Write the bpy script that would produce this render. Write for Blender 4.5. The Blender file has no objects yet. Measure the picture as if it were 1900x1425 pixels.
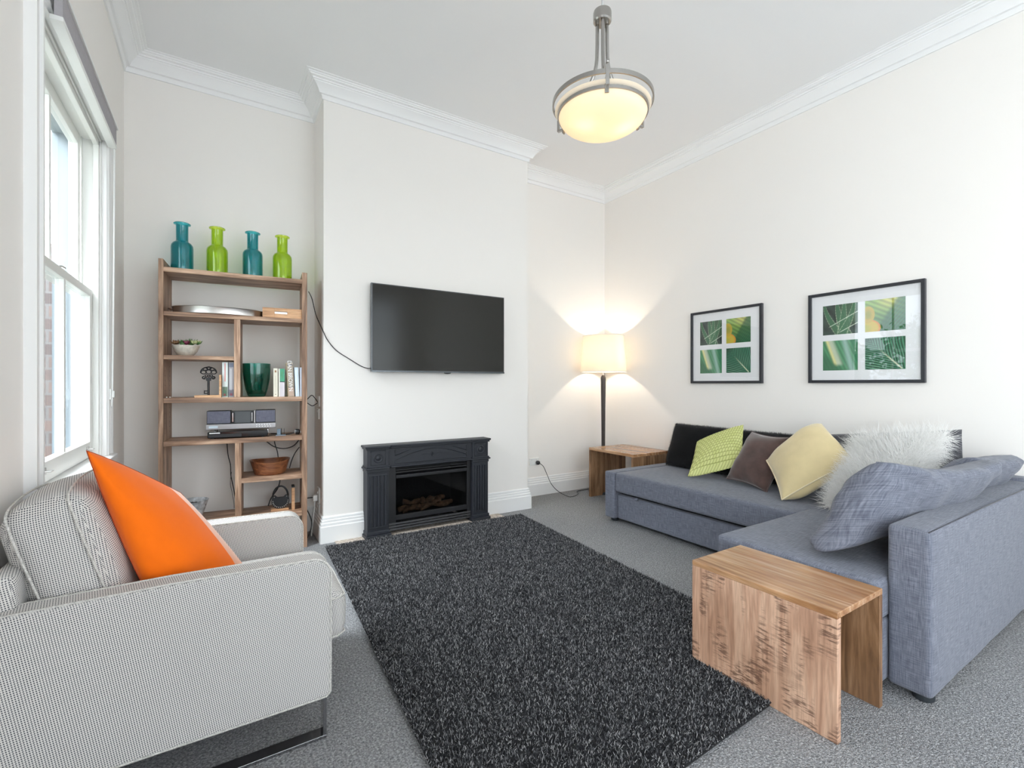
import bpy, bmesh, math, random
import numpy as np
from mathutils import Vector, Matrix, noise
random.seed(7)
PI = math.pi
C = bpy.context.scene.collection
SC = bpy.context.scene

# ------------------------------------------------------------------ camera
CAMH = 1.10
YAW = math.atan(550/870)
cam_d = bpy.data.cameras.new('camera')
cam = bpy.data.objects.new('camera', cam_d); C.objects.link(cam)
cam.location = (0, 0, CAMH)
cam.rotation_euler = (PI/2, 0, -YAW)
cam_d.sensor_width = 36.0
cam_d.lens = 870/1900*36.0
cam_d.clip_start = 0.02; cam_d.clip_end = 200
SC.camera = cam

# ------------------------------------------------------------------ world, daylight, added fill lamps, exposure
w = bpy.data.worlds.new('world'); SC.world = w; w.use_nodes = True
nt = w.node_tree; bg = nt.nodes['Background']
sky = nt.nodes.new('ShaderNodeTexSky')
try:
    sky.sky_type = 'NISHITA'; sky.sun_disc = False
    sky.sun_elevation = math.radians(48); sky.sun_rotation = math.radians(200)
    sky.dust_density = 3.0
except Exception: pass
mixs = nt.nodes.new('ShaderNodeMixRGB'); mixs.inputs[0].default_value = 0.82
mixs.inputs[2].default_value = (0.86, 0.93, 1.0, 1)
mulv = nt.nodes.new('ShaderNodeMixRGB'); mulv.blend_type = 'MULTIPLY'; mulv.inputs[0].default_value = 1
mulv.inputs[2].default_value = (0.16, 0.16, 0.16, 1)
nt.links.new(sky.outputs[0], mulv.inputs[1]); nt.links.new(mulv.outputs[0], mixs.inputs[1])
nt.links.new(mixs.outputs[0], bg.inputs[0])
bg.inputs[1].default_value = 1.7
def area(name, loc, rot, sx, sy, power, col=(1, 1, 1)):
    l = bpy.data.lights.new(name, 'AREA'); l.shape = 'RECTANGLE'; l.size = sx; l.size_y = sy
    l.energy = power; l.color = col
    o = bpy.data.objects.new(name, l); C.objects.link(o); o.location = loc; o.rotation_euler = rot
    return o
# added fill outside the unseen window behind the camera, tilted up to the ceiling
area('added_fill_front', (1.55, -2.85, 1.15), (math.radians(125), 0, 0), 3.4, 2.2, 10, (1.0, 0.99, 0.98))
# open sky above the side yard, outside the sash window
area('daylight_left', (-2.3, 2.5, 4.1), (0, math.radians(-36), 0), 2.2, 2.6, 300, (0.93, 0.97, 1.0))
area('added_fill_side', (-1.05, -1.15, 1.50), (0, math.radians(-102), 0), 2.0, 1.7, 38, (0.96, 0.98, 1.0))  # added fill for surfaces facing left, shining through the added side window
SC.view_settings.view_transform = 'Standard'
try: SC.view_settings.look = 'None'
except Exception: pass
SC.view_settings.gamma = 1.0
SC.view_settings.use_curve_mapping = False
SC.view_settings.exposure = 1.43
SC.cycles.max_bounces = 10
SC.cycles.diffuse_bounces = 6
SC.cycles.transparent_max_bounces = 16
SC.cycles.sample_clamp_indirect = 6.0
SC.cycles.use_denoising = True
SC.cycles.caustics_reflective = False
SC.cycles.caustics_refractive = False

# ------------------------------------------------------------------ helpers
WM = {}
def thing(name, loc, label, cat, group=None, rz=0.0):
    o = bpy.data.objects.new(name, None); C.objects.link(o)
    o.empty_display_size = 0.05
    o.location = loc; o.rotation_euler = (0, 0, rz)
    WM[o.name] = Matrix.Translation(Vector(loc)) @ Matrix.Rotation(rz, 4, 'Z')
    o['label'] = label; o['category'] = cat
    if group: o['group'] = group
    return o
def tag(o, label, cat, group=None):
    o['label'] = label; o['category'] = cat
    if group: o['group'] = group
    return o
def root_of(o):
    while o.parent: o = o.parent
    return o

class MB:
    """collects shapes; build() links them as one mesh object"""
    def __init__(s): s.v = []; s.f = []; s.mi = []; s.cur = 0; s.uv = {}
    def add(s, vs, fs, M=None, uvs=None):
        b = len(s.v)
        for p in vs:
            p = Vector(p)
            if M is not None: p = M @ p
            s.v.append(p)
        for k, f in enumerate(fs):
            if uvs: s.uv[len(s.f)] = [uvs[i] for i in f]
            s.f.append([b+i for i in f]); s.mi.append(s.cur)
        return s
    def box(s, a, b, M=None):
        x0, y0, z0 = a; x1, y1, z1 = b
        vs = [(x0,y0,z0),(x1,y0,z0),(x1,y1,z0),(x0,y1,z0),(x0,y0,z1),(x1,y0,z1),(x1,y1,z1),(x0,y1,z1)]
        return s.add(vs, [(0,3,2,1),(4,5,6,7),(0,1,5,4),(1,2,6,5),(2,3,7,6),(3,0,4,7)], M)
    def lathe(s, prof, c=(0,0,0), n=32, M=None, sx=1, sy=1):
        vs = []; fs = []
        m = len(prof)
        for k in range(n):
            a = 2*PI*k/n
            for r, z in prof: vs.append((c[0]+r*math.cos(a)*sx, c[1]+r*math.sin(a)*sy, c[2]+z))
        for k in range(n):
            k2 = (k+1) % n
            for j in range(m-1): fs.append((k*m+j, k2*m+j, k2*m+j+1, k*m+j+1))
        if prof[0][0] > 1e-6: fs.append([k*m for k in range(n)][::-1])
        if prof[-1][0] > 1e-6: fs.append([k*m+m-1 for k in range(n)])
        return s.add(vs, fs, M)
    def ring(s, prof, c=(0,0,0), n=32, M=None, sx=1, sy=1):
        """lathe of a closed profile"""
        vs = []; fs = []; m = len(prof)
        for k in range(n):
            a = 2*PI*k/n
            for r, z in prof: vs.append((c[0]+r*math.cos(a)*sx, c[1]+r*math.sin(a)*sy, c[2]+z))
        for k in range(n):
            k2 = (k+1) % n
            for j in range(m): fs.append((k*m+j, k2*m+j, k2*m+(j+1) % m, k*m+(j+1) % m))
        return s.add(vs, fs, M)
    def tube(s, pts, r, n=8, closed=False, M=None, flat=1.0):
        pts = [Vector(p) for p in pts]; N = len(pts)
        rr = r if isinstance(r, (list, tuple)) else [r]*N
        vs = []; fs = []
        up = None
        for i, p in enumerate(pts):
            if closed: t = pts[(i+1) % N]-pts[i-1]
            else: t = pts[min(i+1, N-1)]-pts[max(i-1, 0)]
            t.normalize()
            if up is None:
                up = Vector((0,0,1)) if abs(t.z) < .9 else Vector((1,0,0))
            side = t.cross(up)
            if side.length < 1e-6: side = Vector((1,0,0))
            side.normalize(); up = side.cross(t).normalized()
            for k in range(n):
                a = 2*PI*k/n
                vs.append(p + side*math.cos(a)*rr[i] + up*math.sin(a)*rr[i]*flat)
        for i in range(N if closed else N-1):
            j = (i+1) % N
            for k in range(n):
                k2 = (k+1) % n
                fs.append((i*n+k, j*n+k, j*n+k2, i*n+k2))
        if not closed:
            fs.append(list(range(n))); fs.append([(N-1)*n+k for k in range(n)][::-1])
        return s.add(vs, fs, M)
    def prism(s, poly, a, b, axis='y', M=None):
        """poly of 2-D points extruded along an axis between a and b"""
        n = len(poly)
        def P(p, t):
            return {'y': (p[0], t, p[1]), 'x': (t, p[0], p[1]), 'z': (p[0], p[1], t)}[axis]
        vs = [P(p, a) for p in poly]+[P(p, b) for p in poly]
        fs = [list(range(n))[::-1], list(range(n, 2*n))]
        for i in range(n): fs.append((i, (i+1) % n, n+(i+1) % n, n+i))
        return s.add(vs, fs, M)
    def sphere(s, c, r, n=16, m=10, sc=(1,1,1), M=None):
        vs = []; fs = []
        for j in range(m+1):
            th = PI*j/m
            for k in range(n):
                a = 2*PI*k/n
                vs.append((c[0]+r*sc[0]*math.sin(th)*math.cos(a), c[1]+r*sc[1]*math.sin(th)*math.sin(a), c[2]+r*sc[2]*math.cos(th)))
        for j in range(m):
            for k in range(n):
                k2 = (k+1) % n
                fs.append((j*n+k, (j+1)*n+k, (j+1)*n+k2, j*n+k2))
        return s.add(vs, fs, M)
    def build(s, name, mat, parent=None, local=False, smooth=False, bevel=0, seg=2, sub=0, autos=None):
        me = bpy.data.meshes.new(name)
        vs = s.v
        if parent is not None and not local:
            r = root_of(parent)
            if r.name in WM:
                I = WM[r.name].inverted(); vs = [I @ v for v in vs]
        me.from_pydata([tuple(v) for v in vs], [], s.f)
        mats = mat if isinstance(mat, (list, tuple)) else [mat]
        for m_ in mats: me.materials.append(m_)
        for p, i in zip(me.polygons, s.mi): p.material_index = i
        bm = bmesh.new(); bm.from_mesh(me)
        bmesh.ops.recalc_face_normals(bm, faces=bm.faces)
        bm.to_mesh(me); bm.free()
        uvl = me.uv_layers.new(name='UVMap')
        for pi, p in enumerate(me.polygons):
            cu = s.uv.get(pi)
            if cu:
                if len(cu) == len(p.loop_indices):
                    look = {v: uv for v, uv in zip(s.f[pi], cu)}
                    for li in p.loop_indices: uvl.data[li].uv = look[me.loops[li].vertex_index]
                    continue
            nrm = p.normal; ax = max(range(3), key=lambda q: abs(nrm[q]))
            for li in p.loop_indices:
                co = me.vertices[me.loops[li].vertex_index].co
                uvl.data[li].uv = {0: (co.y, co.z), 1: (co.x, co.z), 2: (co.x, co.y)}[ax]
        if smooth:
            for p in me.polygons: p.use_smooth = True
            if autos is not None:
                try: me.set_sharp_from_angle(angle=math.radians(autos))
                except Exception: pass
        me.update()
        o = bpy.data.objects.new(name, me); C.objects.link(o)
        if parent is not None: o.parent = parent
        else: WM[o.name] = Matrix.Identity(4)
        if bevel:
            m = o.modifiers.new('bevel', 'BEVEL'); m.width = bevel; m.segments = seg; m.limit_method = 'ANGLE'
            m.angle_limit = math.radians(40)
            for p in me.polygons: p.use_smooth = True
            wn = o.modifiers.new('wn', 'WEIGHTED_NORMAL'); wn.keep_sharp = True
        if sub:
            m = o.modifiers.new('sub', 'SUBSURF'); m.levels = sub; m.render_levels = sub
            for p in me.polygons: p.use_smooth = True
        return o
def structure(o): o['kind'] = 'structure'; return o

def offs_path(path, closed, d, side=1):
    out = []; n = len(path)
    for i in range(n):
        p = Vector(path[i])
        ds = []
        if closed or i > 0: q = Vector(path[i-1]); ds.append((p-q).normalized())
        if closed or i < n-1: q = Vector(path[(i+1) % n]); ds.append((q-p).normalized())
        ns = [Vector((t.y, -t.x))*side for t in ds]
        if len(ns) == 1: m = ns[0]*d
        else:
            b = ns[0]+ns[1]; m = b/(b.length_squared/2)*d if b.length > 1e-6 else ns[0]*d
        out.append(p+m)
    return out
def moulding(mb, path, closed, prof, side=1):
    rings = []
    for d, z in prof:
        rings.append([(q.x, q.y, z) for q in offs_path(path, closed, d, side)])
    n = len(path); m = len(prof)
    vs = [rings[j][i] for i in range(n) for j in range(m)]; fs = []
    for i in range(n if closed else n-1):
        k = (i+1) % n
        for j in range(m-1): fs.append((i*m+j, k*m+j, k*m+j+1, i*m+j+1))
    if not closed:
        fs.append(list(range(m))); fs.append([(n-1)*m+j for j in range(m)][::-1])
    mb.add(vs, fs); return mb

def catmull(pts, k=6):
    pts = [Vector(p) for p in pts]; out = []
    for i in range(len(pts)-1):
        p0 = pts[max(i-1, 0)]; p1 = pts[i]; p2 = pts[i+1]; p3 = pts[min(i+2, len(pts)-1)]
        for j in range(k):
            t = j/k
            out.append(0.5*((2*p1)+(-p0+p2)*t+(2*p0-5*p1+4*p2-p3)*t*t+(-p0+3*p1-3*p2+p3)*t**3))
    out.append(pts[-1]); return out

# ------------------------------------------------------------------ materials
def nodes(name):
    m = bpy.data.materials.new(name); m.use_nodes = True
    t = m.node_tree; b = t.nodes['Principled BSDF']
    return m, t, b
def N(t, kind, **kw):
    n = t.nodes.new(kind)
    for k, v in kw.items():
        if k == 'i':
            for a, c in v.items(): n.inputs[a].default_value = c
        else: setattr(n, k, v)
    return n
def ramp(t, stops, interp='LINEAR'):
    r = t.nodes.new('ShaderNodeValToRGB'); e = r.color_ramp; e.interpolation = interp
    while len(e.elements) > 1: e.elements.remove(e.elements[-1])
    e.elements[0].position = stops[0][0]; e.elements[0].color = (*stops[0][1], 1)
    for p, c in stops[1:]:
        q = e.elements.new(p); q.color = (*c, 1)
    return r
def plain(name, col, rough=0.5, metal=0.0, spec=0.5, coat=0.0, sheen=0.0, bump=0.0, bscale=200, var=0.0, vscale=5):
    m, t, b = nodes(name)
    b.inputs['Base Color'].default_value = (*col, 1); b.inputs['Roughness'].default_value = rough
    b.inputs['Metallic'].default_value = metal
    b.inputs['Specular IOR Level'].default_value = spec
    b.inputs['Coat Weight'].default_value = coat
    b.inputs['Sheen Weight'].default_value = sheen
    co = N(t, 'ShaderNodeTexCoord')
    if bump:
        nz = N(t, 'ShaderNodeTexNoise', i={'Scale': bscale, 'Detail': 3})
        t.links.new(co.outputs['Object'], nz.inputs['Vector'])
        bp = N(t, 'ShaderNodeBump', i={'Strength': bump, 'Distance': 0.002})
        t.links.new(nz.outputs[0], bp.inputs['Height']); t.links.new(bp.outputs[0], b.inputs['Normal'])
    if var:
        nz = N(t, 'ShaderNodeTexNoise', i={'Scale': vscale, 'Detail': 4})
        t.links.new(co.outputs['Object'], nz.inputs['Vector'])
        r = ramp(t, [(0.3, tuple(c*(1-var) for c in col)), (0.7, tuple(min(1, c*(1+var)) for c in col))])
        t.links.new(nz.outputs[0], r.inputs[0]); t.links.new(r.outputs[0], b.inputs['Base Color'])
    return m
def wood(name, cols, axis='z', scale=1.0, rough=0.45, figure=0.0, coat=0.0, boards=0.0, seed=0.0):
    """grain stretched along an axis, with darker streaks"""
    m, t, b = nodes(name)
    co = N(t, 'ShaderNodeTexCoord')
    s_long, s_x = 1.6*scale, 22*scale
    sc = {'x': (s_long, s_x, s_x), 'y': (s_x, s_long, s_x), 'z': (s_x, s_x, s_long)}[axis]
    mp = N(t, 'ShaderNodeMapping'); mp.inputs['Scale'].default_value = sc; mp.inputs['Location'].default_value = (seed, seed*1.7, seed*.6)
    t.links.new(co.outputs['Object'], mp.inputs[0])
    n1 = N(t, 'ShaderNodeTexNoise', i={'Scale': 1.0, 'Detail': 6, 'Roughness': 0.6, 'Distortion': 1.2})
    t.links.new(mp.outputs[0], n1.inputs['Vector'])
    r = ramp(t, [(0.28, cols[0]), (0.47, cols[1]), (0.62, cols[2]), (0.8, cols[1])])
    t.links.new(n1.outputs[0], r.inputs[0])
    last = r.outputs[0]
    # large patches
    n2 = N(t, 'ShaderNodeTexNoise', i={'Scale': 5.0*scale, 'Detail': 2})
    t.links.new(co.outputs['Object'], n2.inputs['Vector'])
    r2 = ramp(t, [(0.35, (0.62, 0.55, 0.5)), (0.6, (1, 1, 1))])
    t.links.new(n2.outputs[0], r2.inputs[0])
    mx = N(t, 'ShaderNodeMixRGB', blend_type='MULTIPLY', i={0: 0.55})
    t.links.new(last, mx.inputs[1]); t.links.new(r2.outputs[0], mx.inputs[2]); last = mx.outputs[0]
    # fine fibres
    mp3 = N(t, 'ShaderNodeMapping'); mp3.inputs['Scale'].default_value = tuple(v*7 for v in sc)
    t.links.new(co.outputs['Object'], mp3.inputs[0])
    n3 = N(t, 'ShaderNodeTexNoise', i={'Scale': 1.0, 'Detail': 3})
    t.links.new(mp3.outputs[0], n3.inputs['Vector'])
    r3 = ramp(t, [(0.35, (0.7, 0.68, 0.66)), (0.6, (1.05, 1.05, 1.05))])
    t.links.new(n3.outputs[0], r3.inputs[0])
    mx3 = N(t, 'ShaderNodeMixRGB', blend_type='MULTIPLY', i={0: 0.6})
    t.links.new(last, mx3.inputs[1]); t.links.new(r3.outputs[0], mx3.inputs[2]); last = mx3.outputs[0]
    if figure:
        # short dark flecks running across the grain, gathered in patches
        acr = {'z': (14, 14, 95), 'x': (95, 14, 14), 'y': (14, 95, 14)}[axis]
        mp4 = N(t, 'ShaderNodeMapping'); mp4.inputs['Scale'].default_value = acr
        mp4.inputs['Rotation'].default_value = (0.18, 0, 0)
        t.links.new(co.outputs['Object'], mp4.inputs[0])
        n4 = N(t, 'ShaderNodeTexNoise', i={'Scale': 1.5, 'Detail': 3, 'Distortion': 0.8})
        t.links.new(mp4.outputs[0], n4.inputs['Vector'])
        n5 = N(t, 'ShaderNodeTexNoise', i={'Scale': 6.5, 'Detail': 2})
        mp5 = N(t, 'ShaderNodeMapping'); mp5.inputs['Scale'].default_value = (2.2, 2.2, 0.8)
        mp5.inputs['Location'].default_value = (3.1, .4, 1)
        t.links.new(co.outputs['Object'], mp5.inputs[0]); t.links.new(mp5.outputs[0], n5.inputs['Vector'])
        r4 = ramp(t, [(0.48, (0, 0, 0)), (0.56, (1, 1, 1))]); t.links.new(n4.outputs[0], r4.inputs[0])
        r5 = ramp(t, [(0.48, (0, 0, 0)), (0.58, (1, 1, 1))]); t.links.new(n5.outputs[0], r5.inputs[0])
        mm = N(t, 'ShaderNodeMixRGB', blend_type='MULTIPLY', i={0: 1}); t.links.new(r4.outputs[0], mm.inputs[1]); t.links.new(r5.outputs[0], mm.inputs[2])
        sc4 = N(t, 'ShaderNodeMath', operation='MULTIPLY', i={1: figure}); t.links.new(mm.outputs[0], sc4.inputs[0])
        mx4 = N(t, 'ShaderNodeMixRGB', i={2: (0.13, 0.065, 0.042, 1)})
        t.links.new(sc4.outputs[0], mx4.inputs[0]); t.links.new(last, mx4.inputs[1]); last = mx4.outputs[0]
    t.links.new(last, b.inputs['Base Color'])
    b.inputs['Roughness'].default_value = rough; b.inputs['Coat Weight'].default_value = coat
    b.inputs['Coat Roughness'].default_value = 0.25
    bp = N(t, 'ShaderNodeBump', i={'Strength': 0.12, 'Distance': 0.002}); t.links.new(n3.outputs[0], bp.inputs['Height'])
    t.links.new(bp.outputs[0], b.inputs['Normal'])
    return m
def linen(name, base, dark, light, k=1.0, sheen=0.15):
    m, t, b = nodes(name)
    co = N(t, 'ShaderNodeTexCoord'); last = None
    for i, sc in enumerate([(330, 14), (14, 330)]):
        mp = N(t, 'ShaderNodeMapping'); mp.inputs['Scale'].default_value = (sc[0]*k, sc[1]*k, 1)
        t.links.new(co.outputs['UV'], mp.inputs[0])
        n = N(t, 'ShaderNodeTexNoise', i={'Scale': 1.0, 'Detail': 2, 'Roughness': 0.6}); t.links.new(mp.outputs[0], n.inputs['Vector'])
        if last is None: last = n.outputs[0]
        else:
            a = N(t, 'ShaderNodeMath', operation='ADD'); t.links.new(last, a.inputs[0]); t.links.new(n.outputs[0], a.inputs[1])
            h = N(t, 'ShaderNodeMath', operation='MULTIPLY', i={1: 0.5}); t.links.new(a.outputs[0], h.inputs[0]); last = h.outputs[0]
    r = ramp(t, [(0.36, dark), (0.5, base), (0.64, light)]); t.links.new(last, r.inputs[0])
    t.links.new(r.outputs[0], b.inputs['Base Color'])
    b.inputs['Roughness'].default_value = 0.9; b.inputs['Specular IOR Level'].default_value = 0.2
    b.inputs['Sheen Weight'].default_value = sheen
    bp = N(t, 'ShaderNodeBump', i={'Strength': 0.35, 'Distance': 0.001}); t.links.new(last, bp.inputs['Height'])
    t.links.new(bp.outputs[0], b.inputs['Normal'])
    return m
def check_cloth(name, pale, dark, pitch=0.0052):
    """small dark broken checks on a pale ground"""
    m, t, b = nodes(name)
    co = N(t, 'ShaderNodeTexCoord')
    sp = N(t, 'ShaderNodeSeparateXYZ'); t.links.new(co.outputs['UV'], sp.inputs[0])
    # shear u slightly with v for the hound's-tooth slant
    vals = []
    k = 2*PI/pitch
    for (ax, other, sh) in ((0, 1, 0.18), (1, 0, -0.18)):
        s1 = N(t, 'ShaderNodeMath', operation='MULTIPLY', i={1: sh}); t.links.new(sp.outputs[other], s1.inputs[0])
        s2 = N(t, 'ShaderNodeMath', operation='ADD'); t.links.new(sp.outputs[ax], s2.inputs[0]); t.links.new(s1.outputs[0], s2.inputs[1])
        s3 = N(t, 'ShaderNodeMath', operation='MULTIPLY', i={1: k}); t.links.new(s2.outputs[0], s3.inputs[0])
        s4 = N(t, 'ShaderNodeMath', operation='SINE'); t.links.new(s3.outputs[0], s4.inputs[0]); vals.append(s4)
    ad = N(t, 'ShaderNodeMath', operation='ADD'); t.links.new(vals[0].outputs[0], ad.inputs[0]); t.links.new(vals[1].outputs[0], ad.inputs[1])
    mr = N(t, 'ShaderNodeMapRange', i={1: -2, 2: 2, 3: 0, 4: 1}); t.links.new(ad.outputs[0], mr.inputs[0])
    r = ramp(t, [(0.50, pale), (0.74, dark)]); t.links.new(mr.outputs[0], r.inputs[0])
    t.links.new(r.outputs[0], b.inputs['Base Color'])
    b.inputs['Roughness'].default_value = 0.9; b.inputs['Specular IOR Level'].default_value = 0.15
    bp = N(t, 'ShaderNodeBump', i={'Strength': 0.25, 'Distance': 0.001}); t.links.new(mr.outputs[0], bp.inputs['Height'])
    t.links.new(bp.outputs[0], b.inputs['Normal'])
    return m
def sym_fresnel(t, r0=.04, boost=1.0):
    lw = N(t, 'ShaderNodeLayerWeight', i={'Blend': 0.5})
    pw = N(t, 'ShaderNodeMath', operation='POWER', i={1: 5.0}); t.links.new(lw.outputs['Facing'], pw.inputs[0])
    ma = N(t, 'ShaderNodeMath', operation='MULTIPLY_ADD', i={1: (1-r0)*boost, 2: r0*boost}); t.links.new(pw.outputs[0], ma.inputs[0]); ma.use_clamp = True
    return ma
def thin_glass(name, tint=(0.93, 0.97, 0.97), ior=1.5, boost=1.0):
    m = bpy.data.materials.new(name); m.use_nodes = True; t = m.node_tree; t.nodes.clear()
    o = N(t, 'ShaderNodeOutputMaterial'); tr = N(t, 'ShaderNodeBsdfTransparent', i={0: (*tint, 1)})
    g = N(t, 'ShaderNodeBsdfGlossy', i={'Roughness': 0.0}); ml = sym_fresnel(t, .05, boost)
    mx = N(t, 'ShaderNodeMixShader'); t.links.new(ml.outputs[0], mx.inputs[0]); t.links.new(tr.outputs[0], mx.inputs[1]); t.links.new(g.outputs[0], mx.inputs[2])
    t.links.new(mx.outputs[0], o.inputs[0]); return m
def coloured_glass(name, col, rough=0.02):
    col = tuple(c**.25 for c in col)
    m = bpy.data.materials.new(name); m.use_nodes = True; t = m.node_tree; t.nodes.clear()
    o = N(t, 'ShaderNodeOutputMaterial'); tr = N(t, 'ShaderNodeBsdfTransparent', i={0: (*col, 1)})
    g = N(t, 'ShaderNodeBsdfGlossy', i={'Roughness': rough}); f = sym_fresnel(t, .05, 1.3)
    lw = N(t, 'ShaderNodeLayerWeight', i={'Blend': 0.5}); p2 = N(t, 'ShaderNodeMath', operation='POWER', i={1: 2.5}); t.links.new(lw.outputs['Facing'], p2.inputs[0])
    mc = N(t, 'ShaderNodeMixRGB', i={1: (*col, 1), 2: (*[c**2.6*.9 for c in col], 1)}); t.links.new(p2.outputs[0], mc.inputs[0]); t.links.new(mc.outputs[0], tr.inputs[0])
    d = N(t, 'ShaderNodeBsdfTranslucent', i={0: (*col, 1)})
    m0 = N(t, 'ShaderNodeMixShader', i={0: 0.03}); t.links.new(tr.outputs[0], m0.inputs[1]); t.links.new(d.outputs[0], m0.inputs[2])
    mx = N(t, 'ShaderNodeMixShader'); t.links.new(f.outputs[0], mx.inputs[0]); t.links.new(m0.outputs[0], mx.inputs[1]); t.links.new(g.outputs[0], mx.inputs[2])
    t.links.new(mx.outputs[0], o.inputs[0]); return m
def lit(name, col, strength):
    m, t, b = nodes(name)
    b.inputs['Base Color'].default_value = (*col, 1); b.inputs['Emission Color'].default_value = (*col, 1)
    b.inputs['Emission Strength'].default_value = strength; return m
def hairmat(name, stops, rough=0.7):
    m, t, b = nodes(name)
    hi = N(t, 'ShaderNodeHairInfo'); r = ramp(t, stops); t.links.new(hi.outputs['Random'], r.inputs[0])
    t.links.new(r.outputs[0], b.inputs['Base Color']); b.inputs['Roughness'].default_value = rough
    b.inputs['Specular IOR Level'].default_value = 0.2
    return m

M = {}
M['wall'] = plain('wall_paint', (0.89, 0.858, 0.822), 0.85, spec=0.2, bump=0.05, bscale=90)
M['ceil'] = plain('ceiling_paint', (0.89, 0.89, 0.895), 0.9, spec=0.2)
M['trim'] = plain('trim_paint', (0.86, 0.855, 0.845), 0.4, spec=0.4)
M['plaster'] = plain('cornice_plaster', (0.90, 0.90, 0.90), 0.7, spec=0.3)
M['frame_white'] = plain('sash_paint', (0.84, 0.84, 0.81), 0.35)
M['glass'] = thin_glass('window_glass', (0.93, 0.97, 0.98))
M['pic_glass'] = thin_glass('picture_glass', (0.99, 0.99, 0.99), 1.55, 1.5)
# carpet
m, t, b = nodes('carpet')
co = N(t, 'ShaderNodeTexCoord')
vo = N(t, 'ShaderNodeTexVoronoi', i={'Scale': 260.0, 'Randomness': 0.9}); t.links.new(co.outputs['Object'], vo.inputs['Vector'])
nz = N(t, 'ShaderNodeTexNoise', i={'Scale': 140.0, 'Detail': 3, 'Roughness': .7}); t.links.new(co.outputs['Object'], nz.inputs['Vector'])
nz2 = N(t, 'ShaderNodeTexNoise', i={'Scale': 1.3, 'Detail': 2}); t.links.new(co.outputs['Object'], nz2.inputs['Vector'])
r = ramp(t, [(0.30, (0.13, 0.132, 0.138)), (0.5, (0.292, 0.294, 0.302)), (0.70, (0.53, 0.53, 0.535))]); t.links.new(nz.outputs[0], r.inputs[0])
sp = N(t, 'ShaderNodeSeparateXYZ'); t.links.new(vo.outputs['Color'], sp.inputs[0])
r1 = ramp(t, [(0, (0.72, 0.72, 0.72)), (1, (1.2, 1.2, 1.2))]); t.links.new(sp.outputs[0], r1.inputs[0])
mx = N(t, 'ShaderNodeMixRGB', blend_type='MULTIPLY', i={0: 1}); t.links.new(r.outputs[0], mx.inputs[1]); t.links.new(r1.outputs[0], mx.inputs[2])
r2 = ramp(t, [(0.3, (0.92, 0.92, 0.93)), (0.7, (1.06, 1.06, 1.05))]); t.links.new(nz2.outputs[0], r2.inputs[0])
mx2 = N(t, 'ShaderNodeMixRGB', blend_type='MULTIPLY', i={0: 1}); t.links.new(mx.outputs[0], mx2.inputs[1]); t.links.new(r2.outputs[0], mx2.inputs[2])
t.links.new(mx2.outputs[0], b.inputs['Base Color']); b.inputs['Roughness'].default_value = 0.95; b.inputs['Specular IOR Level'].default_value = 0.1
bp = N(t, 'ShaderNodeBump', i={'Strength': 0.9, 'Distance': 0.004}); bp.invert = True
t.links.new(vo.outputs['Distance'], bp.inputs['Height']); t.links.new(bp.outputs[0], b.inputs['Normal'])
M['carpet'] = m
MANGO = [(0.10, 0.056, 0.036), (0.37, 0.22, 0.14), (0.66, 0.45, 0.31)]
M['mango_x'] = wood('mango_wood_lengthwise', MANGO, 'x', 1.0, 0.5)
M['mango_z'] = wood('mango_wood_upright', MANGO, 'z', 1.0, 0.5)
M['table_face'] = wood('mango_wood_figured', [(0.36, 0.19, 0.12), (0.58, 0.35, 0.235), (0.72, 0.48, 0.34)], 'z', 0.9, 0.5, figure=0.8)
M['table_top'] = wood('mango_wood_top', [(0.24, 0.10, 0.04), (0.48, 0.25, 0.115), (0.66, 0.42, 0.25)], 'y', 0.75, 0.25, coat=0.3, seed=2)
M['table_shaded'] = wood('mango_wood_shaded', [(0.09, 0.042, 0.02), (0.27, 0.145, 0.07), (0.42, 0.25, 0.14)], 'z', 0.9, 0.4, coat=0.2, seed=5)  # darker copy of the mango wood, shade put into its colour
M['light_wood'] = wood('light_wood', [(0.48, 0.24, 0.11), (0.64, 0.36, 0.19), (0.74, 0.46, 0.26)], 'x', 1.2, 0.5)
M['acacia'] = wood('acacia_wood', [(0.06, 0.02, 0.01), (0.22, 0.075, 0.032), (0.34, 0.13, 0.05)], 'x', 1.4, 0.28, coat=0.4)
M['sofa'] = linen('sofa_linen', (0.150, 0.160, 0.200), (0.085, 0.093, 0.125), (0.235, 0.248, 0.295), 1.3)
M['sofa_dark'] = linen('charcoal_linen', (0.065, 0.066, 0.075), (0.035, 0.036, 0.042), (0.10, 0.10, 0.115))
M['check'] = check_cloth('checked_cloth', (0.68, 0.655, 0.625), (0.085, 0.085, 0.10))
M['check_piping'] = plain('pale_piping', (0.55, 0.53, 0.5), 0.9, var=.35, vscale=300)
M['orange'] = plain('orange_velvet', (0.95, 0.170, 0.006), 0.8, spec=0.1, sheen=0.12, bump=.15, bscale=300)
M['peach'] = plain('peach_velvet', (0.88, 0.42, 0.26), 0.8, spec=0.2, sheen=0.4)
M['beige'] = plain('beige_velvet', (0.66, 0.54, 0.30), 0.7, spec=0.2, sheen=0.7, var=.05, vscale=14)
M['brown'] = plain('brown_suede', (0.085, 0.050, 0.043), 0.85, spec=0.2, sheen=0.6, var=.3, vscale=12)
M['black_fur'] = plain('black_plush', (0.006, 0.006, 0.007), 0.8, spec=0.15, sheen=0.12)
M['black_plastic'] = plain('black_plastic', (0.012, 0.012, 0.014), 0.35)
M['foot'] = plain('dark_foot', (0.025, 0.03, 0.035), 0.45)
M['steel'] = plain('brushed_steel', (0.62, 0.60, 0.58), 0.28, 1.0)
M['nickel'] = plain('satin_nickel', (0.40, 0.385, 0.365), 0.24, 1.0)
M['chrome'] = plain('dark_chrome', (0.42, 0.42, 0.44), 0.12, 1.0)
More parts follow.
